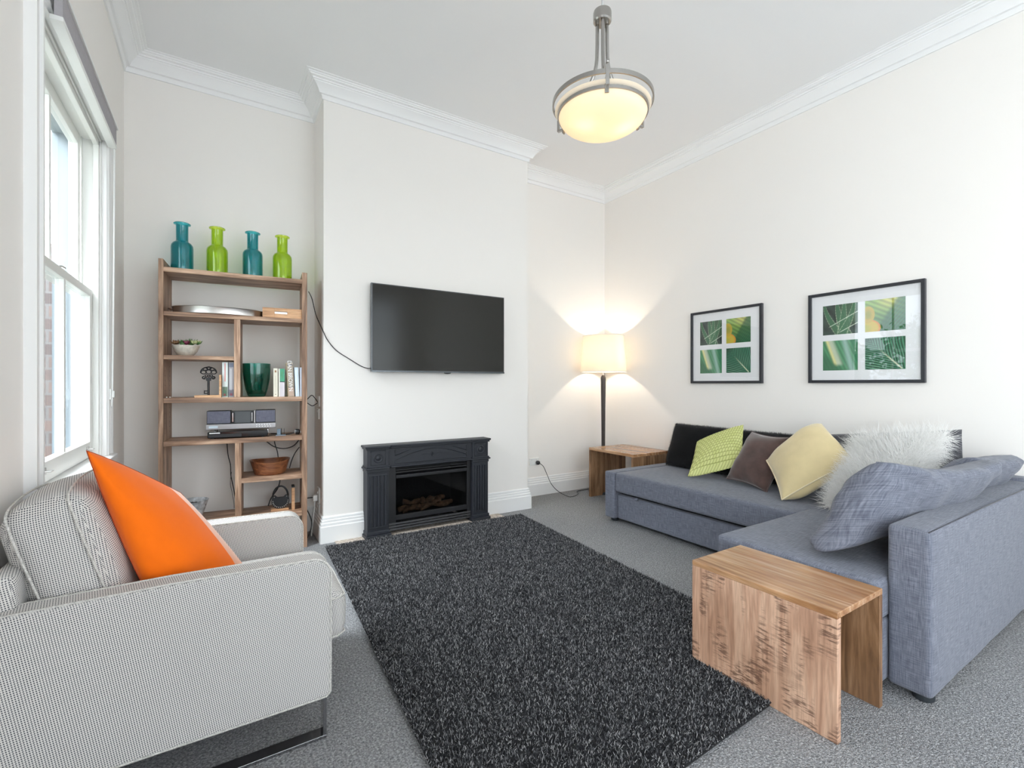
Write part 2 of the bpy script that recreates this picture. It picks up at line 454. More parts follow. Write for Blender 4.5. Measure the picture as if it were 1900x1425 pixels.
M['iron'] = plain('painted_iron', (0.019, 0.021, 0.028), 0.5, spec=0.5)
M['black_iron'] = plain('black_iron', (0.010, 0.010, 0.012), 0.4)
M['screen'] = plain('dark_screen', (0.016, 0.0155, 0.013), 0.14, spec=0.32)
M['white_plastic'] = plain('white_plastic', (0.82, 0.82, 0.80), 0.35)
M['brick_seed'] = None
print('part1 ok')
# ------------------------------------------------------------------ room shell
XL, XR, YB, YC, YF, ZC = -0.487, 3.599, 3.795, 3.44, -2.30, 3.185
CX0, CX1 = 0.632, 2.338
structure(MB().box((XL-.2, YF-.2, -.12), (XR+.2, YB+.2, 0)).build('floor', M['carpet']))
structure(MB().box((XL-.2, YF-.2, ZC), (XR+.2, YB+.2, ZC+.12)).build('ceiling', M['ceil']))
WY0, WY1, WZ0, WZ1 = 2.08, 3.12, 0.70, 2.335
mb = MB()
mb.box((XL-.18, YF-.2, 0), (XL, -2.0, ZC)); mb.box((XL-.18, -.30, 0), (XL, WY0, ZC)); mb.box((XL-.18, -2.0, 0), (XL, -.30, .55)); mb.box((XL-.18, -2.0, 2.45), (XL, -.30, ZC)); mb.box((XL-.18, WY1, 0), (XL, YB+.2, ZC))
mb.box((XL-.18, WY0, 0), (XL, WY1, WZ0)); mb.box((XL-.18, WY0, WZ1), (XL, WY1, ZC))
structure(mb.build('wall_left', M['wall']))
structure(MB().box((XL, YB, 0), (XR, YB+.2, ZC)).build('wall_back', M['wall']))
mb = MB()
mb.box((CX0, YC, 0), (1.075, YB, ZC)); mb.box((1.725, YC, 0), (CX1, YB, ZC)); mb.box((1.075, YC, .50), (1.725, YB, ZC))
structure(mb.build('wall_chimney', M['wall']))
structure(MB().box((XR, YF-.2, 0), (XR+.2, YB+.2, ZC)).build('wall_right', M['wall']))
mb = MB()
FX0, FX1, FZ0, FZ1 = 0.0, 3.1, 0.35, 2.75
mb.box((XL, YF-.2, 0), (FX0, YF, ZC)); mb.box((FX1, YF-.2, 0), (XR, YF, ZC))
mb.box((FX0, YF-.2, 0), (FX1, YF, FZ0)); mb.box((FX0, YF-.2, FZ1), (FX1, YF, ZC))
structure(mb.build('wall_front', M['wall']))
# unseen window behind the camera, added to let in fill light
w2 = bpy.data.objects.new('added_window_front', None); C.objects.link(w2); WM['added_window_front'] = Matrix.Identity(4); structure(w2)
mb = MB()
for x in (FX0, (FX0+FX1)/2-.03, FX1-.06): mb.box((x, YF-.12, FZ0), (x+.06, YF-.06, FZ1))
for z in (FZ0, FZ1-.06): mb.box((FX0, YF-.12, z), (FX1, YF-.06, z+.06))
structure(mb.build('window_frame', M['frame_white'], w2))
structure(MB().add([(FX0, YF-.09, FZ0), (FX1, YF-.09, FZ0), (FX1, YF-.09, FZ1), (FX0, YF-.09, FZ1)], [(0, 1, 2, 3)]).build('glass', M['glass'], w2))

w3 = bpy.data.objects.new('added_window_side', None); C.objects.link(w3); WM['added_window_side'] = Matrix.Identity(4); structure(w3)  # unseen side window, added so the room gets light from the left
mb = MB()
for y in (-2.0, -1.175, -.35): mb.box((XL-.12, y, .55), (XL-.07, y+.05, 2.45))
for z in (.55, 2.40): mb.box((XL-.12, -2.0, z), (XL-.07, -.30, z+.05))
structure(mb.build('window_frame', M['frame_white'], w3))
structure(MB().add([(XL-.095, -2.0, .55), (XL-.095, -.30, .55), (XL-.095, -.30, 2.45), (XL-.095, -2.0, 2.45)], [(0, 1, 2, 3)]).build('glass', M['glass'], w3))

# cornice all round the room, mitred at every corner
path = [(XL, YF), (XL, YB), (CX0, YB), (CX0, YC), (CX1, YC), (CX1, YB), (XR, YB), (XR, YF)]
cp = [(0, -.118), (.010, -.118), (.013, -.100), (.018, -.092), (.032, -.090), (.036, -.082), (.045, -.066), (.058, -.050), (.072, -.040),
      (.074, -.034), (.082, -.032), (.084, -.024), (.100, -.021), (.104, -.014), (.112, -.012), (.114, -.006), (.128, -.004), (.130, 0)]
structure(moulding(MB(), path, True, [(d, ZC+z) for d, z in cp]).build('trim_1', M['plaster'], smooth=True, autos=28))
# skirting boards
bp_ = [(0, .180), (.006, .180), (.010, .172), (.010, .158), (.015, .154), (.015, .140), (.020, .134), (.020, .118), (.025, .112), (.025, 0)]
structure(moulding(MB(), [(XL, YF), (XL, YB), (CX0, YB), (CX0, YC), (.925, YC)], False, bp_).build('baseboard_left', M['trim'], smooth=True, autos=25))
structure(moulding(MB(), [(1.865, YC), (CX1, YC), (CX1, YB), (XR, YB), (XR, YF)], False, bp_).build('baseboard_right', M['trim'], smooth=True, autos=25))
# hearth strip
m, t, b = nodes('hearth_stone')
co = N(t, 'ShaderNodeTexCoord'); nz = N(t, 'ShaderNodeTexNoise', i={'Scale': 60.0, 'Detail': 5, 'Roughness': .7}); t.links.new(co.outputs['Object'], nz.inputs['Vector'])
r = ramp(t, [(0.35, (0.30, 0.22, 0.17)), (0.55, (0.62, 0.54, 0.46)), (0.7, (0.80, 0.76, 0.70))]); t.links.new(nz.outputs[0], r.inputs[0]); t.links.new(r.outputs[0], b.inputs['Base Color']); b.inputs['Roughness'].default_value = .6
o = MB().box((.70, 3.275, 0), (2.02, 3.438, .006)).build('hearth_slab', m, bevel=.002)
tag(o, 'thin speckled pinkish stone hearth strip on the floor below the black fireplace', 'hearth')

# ------------------------------------------------------------------ sash window in the left wall
win = bpy.data.objects.new('window_1', None); C.objects.link(win); WM['window_1'] = Matrix.Identity(4); structure(win)
# architrave
AP = [(0, 0), (0, .018), (.012, .018), (.016, .026), (.030, .026), (.036, .018), (.080, .016), (.086, .024), (.098, .030), (.110, .030), (.110, 0)]
def arch_piece(mb, a, b_, dirn):
    # a,b_: points (y,z) on opening edge, outward dirn (y,z); profile across
    vs = []; n = len(AP)
    for (p, miter) in ((a, -1), (b_, 1)):
        for d, h in AP:
            along = Vector((b_[0]-a[0], b_[1]-a[1])).normalized()
            ext = d*miter
            y = p[0]+dirn[0]*d+along.x*ext; z = p[1]+dirn[1]*d+along.y*ext
            vs.append((XL+h, y, z))
    fs = [(i, i+1, n+i+1, n+i) for i in range(n-1)]+[list(range(n))[::-1], list(range(n, 2*n))]
    mb.add(vs, fs)
mb = MB()
def arch_side(y, d):
    n = len(AP); vs = []
    for k, (dd, h) in enumerate(AP): vs.append((XL+h, y+d*dd, .735))
    for k, (dd, h) in enumerate(AP): vs.append((XL+h, y+d*dd, WZ1+dd))
    mb.add(vs, [(i, i+1, n+i+1, n+i) for i in range(n-1)]+[list(range(n))[::-1], list(range(n, 2*n))])
arch_side(WY0, -1); arch_side(WY1, 1); arch_piece(mb, (WY0, WZ1), (WY1, WZ1), (0, 1))
structure(mb.build('architrave', M['trim'], win))
# jambs, head, stops
mb = MB()
mb.box((XL-.115, WY0, WZ0), (XL+.0, WY0+.012, WZ1)); mb.box((XL-.115, WY1-.012, WZ0), (XL, WY1, WZ1))
mb.box((XL-.115, WY0, WZ1-.014), (XL, WY1, WZ1))
for y0, y1 in ((WY0+.012, WY0+.03), (WY1-.03, WY1-.012)):
    mb.box((XL-.030, y0, WZ0), (XL-.008, y1, WZ1-.014))
    mb.box((XL-.075, y0, WZ0), (XL-.070, y1, WZ1-.014))
mb.box((XL-.030, WY0+.012, WZ1-.04), (XL-.008, WY1-.012, WZ1-.014))
structure(mb.build('window_frame', M['frame_white'], win, bevel=.002))
mb = MB(); mb.box((XL-.183, WY0, WZ0), (XL-.1155, WY0+.010, WZ1)); mb.box((XL-.183, WY1-.010, WZ0), (XL-.1155, WY1, WZ1)); mb.box((XL-.183, WY0+.010, WZ1-.012), (XL-.1155, WY1-.010, WZ1)); mb.box((XL-.25, WY0, WZ0-.01), (XL-.1155, WY1, WZ0+.02))
structure(mb.build('outer_reveal', plain('grey_blue_paint', (.20, .24, .27), .6), win))
# sill
mb = MB()
mb.prism([(XL-.10, WZ0), (XL-.10, .742), (XL-.02, .738), (XL+.040, .733), (XL+.046, .728), (XL+.046, .712), (XL+.040, .706), (XL+.022, .704), (XL+.018, .690), (XL, .688)], 1.985, 3.245)
# keep the sill inside the opening where it enters the wall
structure(mb.build('sill', M['trim'], win, bevel=.002))
def sash(name, x0, x1, z0, z1, rail_b, rail_t, stile=.045):
    mb = MB(); y0, y1 = WY0+.03, WY1-.03
    mb.box((x0, y0, z0), (x1, y0+stile, z1)); mb.box((x0, y1-stile, z0), (x1, y1, z1))
    mb.box((x0, y0+stile, z0), (x1, y1-stile, z0+rail_b)); mb.box((x0, y0+stile, z1-rail_t), (x1, y1-stile, z1))
    ym = (y0+y1)/2; mb.box((x0+.006, ym-.011, z0+rail_b), (x1-.002, ym+.011, z1-rail_t))
    # glazing bead
    s_ = structure(mb.build(name, M['frame_white'], win, bevel=.003))
    structure(MB().add([((x0+x1)/2, y0+.02, z0+.02), ((x0+x1)/2, y1-.02, z0+.02), ((x0+x1)/2, y1-.02, z1-.02), ((x0+x1)/2, y0+.02, z1-.02)], [(0, 1, 2, 3)]).build('pane', M['glass'], s_))
    return s_
lower = sash('lower_sash', XL-.068, XL-.032, .744, 1.565, .075, .036)
upper = sash('upper_sash', XL-.112, XL-.076, 1.535, WZ1-.014, .036, .055)
def lift(y):
    mb = MB(); mb.box((XL-.032, y-.016, .775), (XL-.026, y+.016, .800)); mb.box((XL-.032, y-.016, .786), (XL-.006, y+.016, .790))
    structure(mb.build('sash_lift', M['steel'], lower, bevel=.001))
lift(2.30); lift(2.98)
mb = MB(); mb.lathe([(.010, 0), (.010, .006), (.004, .008), (.004, .016)], (XL-.055, 2.60, 1.565), 12)
mb.tube([(XL-.055, 2.60, 1.580), (XL-.05, 2.63, 1.586), (XL-.045, 2.655, 1.584)], .004, 6)
structure(mb.build('sash_lock', M['steel'], lower))
# ------------------------------------------------------------------ roller blind
bl = thing('roller_blind', (XL, 2.60, 2.40), 'grey roller blind rolled up at the top of the sash window', 'blind')
mb = MB(); mb.prism([(XL+.032, 2.408), (XL+.032, 2.424), (XL+.058, 2.426), (XL+.063, 2.420), (XL+.063, 2.408)], 2.115, 3.135)
mb.build('cassette', M['white_plastic'], bl, bevel=.002)
M['blind'] = plain('grey_blind_cloth', (0.40, 0.38, 0.40), .9, var=.05, vscale=60)
MB().box((XL+.034, 2.125, 2.325), (XL+.056, 3.125, 2.408)).build('fabric', M['blind'], bl)
MB().box((XL+.022, 2.122, 2.308), (XL+.058, 3.128, 2.325)).build('bottom_bar', M['white_plastic'], bl, bevel=.003)
mb = MB()
pts = catmull([(XL+.045, 3.137, 2.41), (XL+.044, 3.139, 1.9), (XL+.040, 3.141, 1.4), (XL+.036, 3.142, 1.02), (XL+.034, 3.150, 1.0), (XL+.036, 3.158, 1.02), (XL+.042, 3.152, 1.5), (XL+.046, 3.146, 2.0), (XL+.048, 3.143, 2.41)], 5)
mb.tube(pts, .0022, 6); mb.build('chain', M['white_plastic'], bl, smooth=True)
mb = MB(); mb.box((XL+.026, 3.136, 1.02), (XL+.034, 3.162, 1.075)); mb.box((XL+.034, 3.142, 1.03), (XL+.046, 3.156, 1.065))
mb.build('chain_clip', plain('clear_plastic', (.65, .65, .63), .2), bl, bevel=.002)

# ------------------------------------------------------------------ outside
m, t, b = nodes('dark_brick')
co = N(t, 'ShaderNodeTexCoord'); mp = N(t, 'ShaderNodeMapping'); mp.inputs['Rotation'].default_value = (PI/2, 0, 0)
t.links.new(co.outputs['Object'], mp.inputs[0])
br = N(t, 'ShaderNodeTexBrick', i={'Color1': (0.10, 0.085, 0.085, 1), 'Color2': (0.16, 0.12, 0.11, 1), 'Mortar': (0.15, 0.145, 0.145, 1), 'Scale': 1.0, 'Brick Width': .24, 'Row Height': .086, 'Mortar Size': .008})
t.links.new(mp.outputs[0], br.inputs[0]); t.links.new(br.outputs[0], b.inputs['Base Color']); b.inputs['Roughness'].default_value = .9
o = MB().box((-3.2, 4.35, -.6), (-.86, 4.6, 2.05)).build('brick_wall', m)
tag(o, 'dark weathered brick wall outside, seen through the lower panes of the window', 'wall')
M['pale_board'] = plain('pale_board', (0.20, 0.26, 0.33), .6)
o = MB().box((-.86, 4.30, -.6), (-.70, 4.6, 2.9)).build('corner_post', M['pale_board'], bevel=.005)
tag(o, 'pale blue painted post standing at the near end of the brick wall outside', 'post')
o = MB().box((-14, -6, -.7), (XL-.2, 16, -.6)).build('ground', plain('ground_outside', (.30, .31, .26), .9, var=.2, vscale=2)); structure(o)
mb = MB()
for k in range(9): mb.box((-4.6-.012*(k % 2), 1.2, -.6+k*.16), (-4.5, 8.0, -.45+k*.16))
o = mb.build('board_fence', plain('white_weatherboard', (.72, .72, .72), .6))
tag(o, 'low white weatherboard fence outside the window, mirrored in the right-hand picture', 'fence')
leafm = plain('tree_leaf', (0.10, 0.20, 0.06), .6, var=.5, vscale=3)
barkm = plain('bark', (0.14, 0.10, 0.07), .9, var=.3, vscale=20)
def tree(loc, h, r, label):
    t_ = thing('leafy_tree', loc, label, 'tree')
    mb = MB(); x, y, z = loc
    mb.tube([(x, y, z), (x+.05, y, z+h*.3), (x-.03, y+.05, z+h*.6), (x, y, z+h*.85)], [.13, .10, .07, .03], 10)
    for a in range(5):
        c, s_ = math.cos(a*1.3), math.sin(a*1.3)
        mb.tube([(x, y, z+h*(.45+.06*a)), (x+c*r*.4, y+s_*r*.4, z+h*(.6+.05*a)), (x+c*r*.7, y+s_*r*.7, z+h*(.7+.05*a))], [.05, .03, .012], 8)
    mb.build('trunk', barkm, t_, smooth=True)
    mb = MB(); rnd = random.Random(int(h*100))
    for k in range(3800):
        u = Vector((rnd.gauss(0, 1), rnd.gauss(0, 1), rnd.gauss(0, 1))).normalized()*(rnd.random()**.45)
        bump_ = .8+.35*noise.noise(u*2.2)
        p = Vector((x+u.x*r*bump_, y+u.y*r*bump_, z+h*.72+u.z*r*.75*bump_))
        q = Matrix.Translation(p) @ Matrix.Rotation(rnd.random()*6.28, 4, Vector((rnd.random()-.5, rnd.random()-.5, rnd.random()-.5)).normalized())
        l, w_ = .09, .035
        mb.add([(-l, 0, 0), (0, -w_, .01), (l, 0, 0), (0, w_, .01)], [(0, 1, 2, 3)], q)
    f = mb.build('foliage', leafm, t_); f['kind'] = 'stuff'
tree((-6.6, 3.6, -.6), 3.4, 1.5, 'green leafy tree outside beyond the fence, mirrored in the right-hand picture')
tree((-7.4, 6.4, -.6), 3.0, 1.4, 'green bushy tree outside behind the brick wall')

# ------------------------------------------------------------------ fireplace heater
fp = thing('fireplace', (1.39, 3.44, 0), 'black cast-iron gas fireplace with fluted pilasters against the chimney wall', 'fireplace')
I = M['iron']
mb = MB()  # mantel top: steps
mb.prism([(.885, 3.44), (.885, 3.312), (1.062, 3.312), (1.075, 3.325), (1.715, 3.325), (1.728, 3.312), (1.893, 3.312), (1.893, 3.44)], .645, .660, 'z')
mb.prism([(.893, 3.44), (.893, 3.320), (1.056, 3.320), (1.070, 3.333), (1.720, 3.333), (1.734, 3.320), (1.885, 3.320), (1.885, 3.44)], .632, .645, 'z')
mb.build('mantel_shelf', I, fp, bevel=.003)
mb = MB(); mb.box((1.055, 3.345, .505), (1.735, 3.44, .632))
mb.tube([(1.105, 3.343, .522), (1.685, 3.343, .522), (1.685, 3.343, .56)], .0042, 6)
mb.tube([(1.105, 3.343, .522), (1.105, 3.343, .545)]+[(1.105+.58*k/24, 3.343, .545+.068*math.sin(PI*k/24)) for k in range(25)], .0042, 6)
for s_, x in ((1, 1.105), (-1, 1.685)):
    mb.tube([(x, 3.343, .578), (x, 3.343, .617), (x+s_*.125, 3.343, .617)], .0042, 6, closed=True)
mb.tube([(1.395, 3.343, .555), (1.408, 3.343, .570), (1.395, 3.343, .585), (1.382, 3.343, .570)], .0042, 6, closed=True)
mb.tube([(1.395, 3.343, .562), (1.395, 3.343, .578)], .002, 6)
for s_ in (-1, 1):
    mb.tube([(1.395+s_*.03, 3.343, .568), (1.395+s_*.055, 3.343, .576), (1.395+s_*.08, 3.343, .568)], .0015, 6)
mb.build('frieze', I, fp, smooth=True, autos=40)
mb = MB(); mb.prism([(.888, 3.44), (.888, 3.315), (1.060, 3.315), (1.072, 3.330), (1.718, 3.330), (1.730, 3.315), (1.890, 3.315), (1.890, 3.44)], .493, .505, 'z')
mb.build('ledge', I, fp, bevel=.003)
for x0, x1 in ((.902, 1.056), (1.734, 1.876)):
    mb = MB(); mb.box((x0, 3.332, .02), (x1, 3.44, .632))
    mb.box((x0-.006, 3.322, .505), (x1+.006, 3.44, .516))
    mb.box((x0-.004, 3.326, .470), (x1+.004, 3.44, .493))
    mb.box((x0-.014, 3.312, 0), (x1+.014, 3.44, .028)); mb.box((x0-.006, 3.322, .028), (x1+.006, 3.44, .052))
    p_ = mb.build('pilaster', I, fp, bevel=.003)
    mb = MB(); xm = (x0+x1)/2; wdt = (x1-x0)-.05
    for k in range(5):
        x = xm-wdt/2+wdt*k/4
        mb.box((x-.006, 3.322, .085), (x+.006, 3.333, .445))
    mb.box((xm-wdt/2-.012, 3.324, .445), (xm+wdt/2+.012, 3.333, .453)); mb.box((xm-wdt/2-.012, 3.324, .077), (xm+wdt/2+.012, 3.333, .085))
    mb.build('fluting', I, p_, bevel=.003)
    mb = MB(); mb.tube([(xm+.030*math.cos(a*PI/12), 3.330, .572+.030*math.sin(a*PI/12)) for a in range(24)], .0055, 6, closed=True)
    mb.lathe([(.0, 0), (.018, 0), (.016, .003), (0, .004)], (0, 0, 0), 20, Matrix.Translation((xm, 3.332, .572)) @ Matrix.Rotation(PI/2, 4, 'X'))
    q = .052
    mb.tube([(xm-q, 3.332, .525), (xm+q, 3.332, .525), (xm+q, 3.332, .622), (xm-q, 3.332, .622)], .003, 6, closed=True)
    mb.build('rosette', I, p_, smooth=True)
# firebox
mb = MB(); y0 = 3.36
mb.box((1.060, y0, .025), (1.118, y0+.03, .493)); mb.box((1.700, y0, .025), (1.732, y0+.03, .493))
mb.box((1.118, y0, .100), (1.700, y0+.03, .135)); mb.box((1.118, y0, .405), (1.700, y0+.03, .430))
mb.build('firebox_frame', plain('firebox_black', (.012, .012, .014), .45), fp, bevel=.003)
bk = plain('soot_black', (.008, .008, .009), .8)
mb = MB(); mb.box((1.080, 3.70, .03), (1.720, 3.72, .49)); mb.box((1.080, 3.39, .10), (1.720, 3.70, .11)); mb.box((1.080, 3.39, .47), (1.720, 3.70, .48))
mb.box((1.078, 3.39, .03), (1.09, 3.70, .49)); mb.box((1.71, 3.39, .03), (1.722, 3.70, .49))
mb.build('firebox', bk, fp)
for z in (.445, .462, .479): MB().prism([(3.365, z), (3.392, z-.002), (3.392, z+.004), (3.370, z+.010)], 1.062, 1.730, 'x').build('louvre', M['black_iron'], fp, bevel=.001)
for z in (.032, .052, .072): MB().prism([(3.350, z), (3.392, z-.002), (3.392, z+.006), (3.356, z+.014)], 1.062, 1.730, 'x').build('louvre', M['black_iron'], fp, bevel=.001)
MB().add([(1.112, 3.374, .130), (1.705, 3.374, .130), (1.705, 3.374, .410), (1.112, 3.374, .410)], [(0, 1, 2, 3)]).build('glass', thin_glass('smoked_glass', (.42, .42, .42), 1.5), fp)
lm = plain('ceramic_log', (0.16, 0.085, 0.045), .9, var=.6, vscale=25, bump=.5, bscale=60)
for k, (a, b_, r_) in enumerate([((1.18, 3.50, .135), (1.62, 3.47, .150), .025), ((1.24, 3.56, .17), (1.46, 3.45, .185), .024), ((1.36, 3.46, .19), (1.58, 3.56, .175), .026), ((1.34, 3.44, .135), (1.50, 3.43, .19), .018), ((1.20, 3.45, .135), (1.34, 3.47, .16), .020)]):
    mb = MB(); A = Vector(a); B = Vector(b_); pts = [A.lerp(B, i/8)+Vector((0, 0, .008*math.sin(i*1.7+k))) for i in range(9)]
    mb.tube(pts, [r_*(.8+.25*math.sin(i*2.1+k)) for i in range(9)], 10)
    mb.build('log', lm, fp, smooth=True, autos=50)

# ------------------------------------------------------------------ television
tv = thing('television', (1.50, 3.44, 1.50), 'large flat black television mounted on the chimney wall above the fireplace', 'television')
TX0, TX1, TZ0, TZ1, TY = .946, 2.058, 1.188, 1.828, 3.378
MB().box((TX0, TY, TZ0), (TX1, TY+.030, TZ1)).build('casing', plain('tv_casing', (.035, .036, .038), .3), tv, bevel=.004)
MB().box((TX0+.008, TY-.0012, TZ0+.014), (TX1-.008, TY+.002, TZ1-.008)).build('screen', M['screen'], tv)
mb = MB(); mb.box((TX0-.0005, TY-.002, TZ0-.0005), (TX1+.0005, TY+.002, TZ0+.010)); mb.box((TX0-.0015, TY-.003, TZ0), (TX0+.002, TY+.03, TZ1))
mb.build('bezel', plain('tv_bezel', (.10, .11, .12), .25, .6), tv)
mb = MB(); mb.sphere((1.54, TY+.006, TZ0-.002), .03, 16, 8, (1, .3, .25)); mb.build('sensor_bump', M['black_plastic'], tv, smooth=True)
MB().box((1.2, TY+.03, 1.35), (1.8, YC, 1.65)).build('wall_bracket', M['black_plastic'], tv)

def cable(name, pts, r, label, mat=None, cat='cable', parent=None, k=6):
    mb = MB(); mb.tube(catmull(pts, k), r, 6)
    o = mb.build(name, mat or M['black_plastic'], parent, smooth=True)
    if parent is None: tag(o, label, cat)
    return o
cable('television_cable', [(.545, 3.50, 1.74), (.575, 3.55, 1.70), (.60, 3.56, 1.60), (.618, 3.50, 1.52), (.632, 3.434, 1.455), (.66, 3.434, 1.40), (.715, 3.434, 1.335), (.80, 3.434, 1.28), (.88, 3.434, 1.232), (.925, 3.434, 1.215), (.948, 3.42, 1.213)], .0032,
      'thin black cable running along the wall from the shelf to the television')
# ------------------------------------------------------------------ pictures
def leaf_grid(fn, n=110):
    u, v = np.meshgrid(np.linspace(0, 1, n), np.linspace(0, 1, n), indexing='xy')
    return fn(u, v)
def sm(a, b, x):
    t = np.clip((x-a)/(b-a), 0, 1); return t*t*(3-2*t)
def lay(c, col, m): return c*(1-m[..., None])+np.array(col)*m[..., None]
def wob(u, v, f, s=0): return np.sin(u*f+s)*np.cos(v*f*1.3+s*2)+.5*np.sin(u*f*2.3+v*f*1.9+s)
def ph_agave(u, v):
    c = np.zeros(u.shape+(3,))+np.array((.030, .055, .045)); c *= (1+.4*wob(u, v, 9))[..., None]
    c = lay(c, (.05, .12, .06), sm(.35, .6, u)*sm(.2, .5, v))
    for k, (x0, bend, w_) in enumerate([(.05, .45, .10), (.42, .25, .13), (.62, -.05, .12), (.9, -.35, .11)]):
        ctr = x0+bend*(1-v)**1.5
        d = (u-ctr)/(w_*(.35+.9*(1-v)))
        body = sm(1, .8, np.abs(d)); c = lay(c, (.06, .19, .09), body*.85)
        teeth = (.5+.5*np.sin(v*70+k)); edge = np.exp(-((np.abs(d)-1)/.10)**2)*(.35+.65*teeth)
        c = lay(c, (.62, .75, .52), np.clip(edge, 0, 1)*.8)
    for (a, b_) in ((.55, .10), (.25, .30)):
        d = v-(b_+(u-a)*.55); c = lay(c, (.75, .85, .70), np.exp(-(d/.012)**2)*sm(a-.1, a, u))
    c = lay(c, (.02, .05, .035), sm(.16, .0, v)*.5*(1-u))
    return c
def ph_croton(u, v):
    c = np.zeros(u.shape+(3,)); g = sm(0, 1, v)
    c = c+np.array((.03, .16, .05)); c = lay(c, (.30, .46, .10), g*.9); c = lay(c, (.62, .58, .16), sm(.55, 1, v)*sm(.2, .6, u)*sm(.95, .7, u)*.8)
    c *= (1+.25*np.sin((u*.6+v)*40))[..., None]
    d = u+ (1-v)*.2-.75; c = lay(c, (.02, .10, .04), sm(0, .12, d+.35*(1-v)-.0)*.75)
    for k in range(9): c = lay(c, (.02, .28, .14), np.exp(-((v-(u-.3)*1.3-.1+k*.12)/.012)**2)*sm(.45, .7, u)*.5)
    rr = np.hypot((u+.02)/.42, (v-.12)/.30); lobe = sm(1.03, .97, rr); c = lay(c, (.66, .48, .05), lobe); c = lay(c, (.80, .22, .03), lobe*np.exp(-((rr-.95)/.08)**2)*.8)
    c = lay(c, (.42, .48, .06), lobe*sm(.6, .2, rr)*.6)
    rr2 = np.hypot((u-.08)/.17, (v-.55)/.27); l2 = sm(1.04, .96, rr2); c = lay(c, (.60, .42, .05), l2*.9); c = lay(c, (.2, .3, .05), l2*sm(.8, .2, rr2)*.5)
    return c
def ph_blade(u, v):
    c = np.zeros(u.shape+(3,))+np.array((.08, .30, .14))
    c *= (1+.22*np.sin((u*1.6+v*.7)*34))[..., None]
    c = lay(c, (.03, .15, .07), sm(.2, -.1, v-(.55-u))*.8)
    a = u-.12-(1-v)*.32; c = lay(c, (.60, .68, .50), sm(0, .04, a)*sm(.26, .10, a)*sm(.12, .25, v))
    c = lay(c, (.85, .80, .35), np.exp(-(a/.045)**2)*sm(.1, .3, v))
    b_ = u-.62-(1-v)*.22; c = lay(c, (.42, .62, .56), np.exp(-(b_/.08)**2)*.8); c = lay(c, (.03, .20, .10), sm(.12, .2, b_)*.7)
    return c
def ph_palm(u, v):
    c = np.zeros(u.shape+(3,))+np.array((.035, .16, .09))
    mx_, my_ = .92, .02; ang = np.arctan2(v-my_, mx_-u); rad = np.hypot(mx_-u, v-my_)
    mid = PI/4+.05
    ss = rad*np.cos(ang-mid); dd = np.abs(rad*np.sin(ang-mid)); rib = np.sin((ss-1.5*dd**.85)*2*PI*8+1.2*wob(u, v, 5))
    c *= (1+.65*rib)[..., None]; c = lay(c, (.30, .50, .36), sm(.2, 1, rib)*sm(.1, .4, rad)*(.35+.3*wob(u, v, 3)))
    c = lay(c, (.82, .85, .62), np.exp(-((ang-mid)*rad/.018)**2)*sm(.95, .2, rad))
    c = lay(c, (.015, .05, .03), sm(1.0, 1.3, rad)*.7)
    return c
m, t, b = nodes('printed_photo'); va = N(t, 'ShaderNodeVertexColor'); va.layer_name = 'print'
t.links.new(va.outputs[0], b.inputs['Base Color']); b.inputs['Roughness'].default_value = .5; M['print'] = m
def photo(name, fn, y0, y1, z0, z1, x, parent):
    """a printed photo, flat on the mount; u runs left to right as seen from the room"""
    n = 100; cols = leaf_grid(fn, n); mb = MB()
    vs = [(x, y0+(y1-y0)*i/(n-1), z0+(z1-z0)*j/(n-1)) for j in range(n) for i in range(n)]
    fs = [(j*n+i, j*n+i+1, (j+1)*n+i+1, (j+1)*n+i) for j in range(n-1) for i in range(n-1)]
    mb.add(vs, fs); o = mb.build(name, M['print'], parent)
    at = o.data.color_attributes.new('print', 'FLOAT_COLOR', 'POINT')
    arr = np.concatenate([np.clip(cols.reshape(-1, 3), 0, 1), np.ones((n*n, 1))], 1).astype('f')
    at.data.foreach_set('color', arr.ravel()); return o
M['mount'] = plain('white_mount', (.92, .925, .94), .7)
M['pframe'] = plain('black_frame', (.022, .024, .030), .35, var=.1)
def picture(loc_y0, loc_y1, z0, z1, label):
    # y0 (left side as seen) > y1 (right side)
    p = thing('framed_picture', (XR, (loc_y0+loc_y1)/2, (z0+z1)/2), label, 'picture', 'framed leaf pictures on the right wall')
    xf = XR-.022; fw = .020; mb = MB()
    ya, yb = loc_y1, loc_y0
    mb.box((xf-.006, ya, z0), (XR-.001, ya+fw, z1)); mb.box((xf-.006, yb-fw, z0), (XR-.001, yb, z1))
    mb.box((xf-.006, ya+fw, z0), (XR-.001, yb-fw, z0+fw)); mb.box((xf-.006, ya+fw, z1-fw), (XR-.001, yb-fw, z1))
    mb.build('frame', M['pframe'], p, bevel=.002)
    MB().box((xf+.008, ya+.01, z0+.01), (XR-.004, yb-.01, z1-.01)).build('mount', M['mount'], p)
    W, H = yb-ya, z1-z0
    for k, (fn, u0, u1, v0, v1) in enumerate([(ph_agave, .140, .462, .530, .855), (ph_croton, .525, .851, .530, .855), (ph_blade, .140, .462, .138, .464), (ph_palm, .525, .851, .138, .464)]):
        photo('photo', fn, yb-u0*W, yb-u1*W, z0+v0*H, z0+v1*H, xf+.0072, p)
    MB().add([(xf, ya+fw*.6, z0+fw*.6), (xf, yb-fw*.6, z0+fw*.6), (xf, yb-fw*.6, z1-fw*.6), (xf, ya+fw*.6, z1-fw*.6)], [(0, 1, 2, 3)]).build('glass', M['pic_glass'], p)
picture(2.678, 2.034, 1.106, 1.728, 'left one of two black-framed leaf pictures, nearer the floor lamp')
picture(1.698, 1.046, 1.107, 1.731, 'right one of two black-framed leaf pictures, its glass mirroring the window')

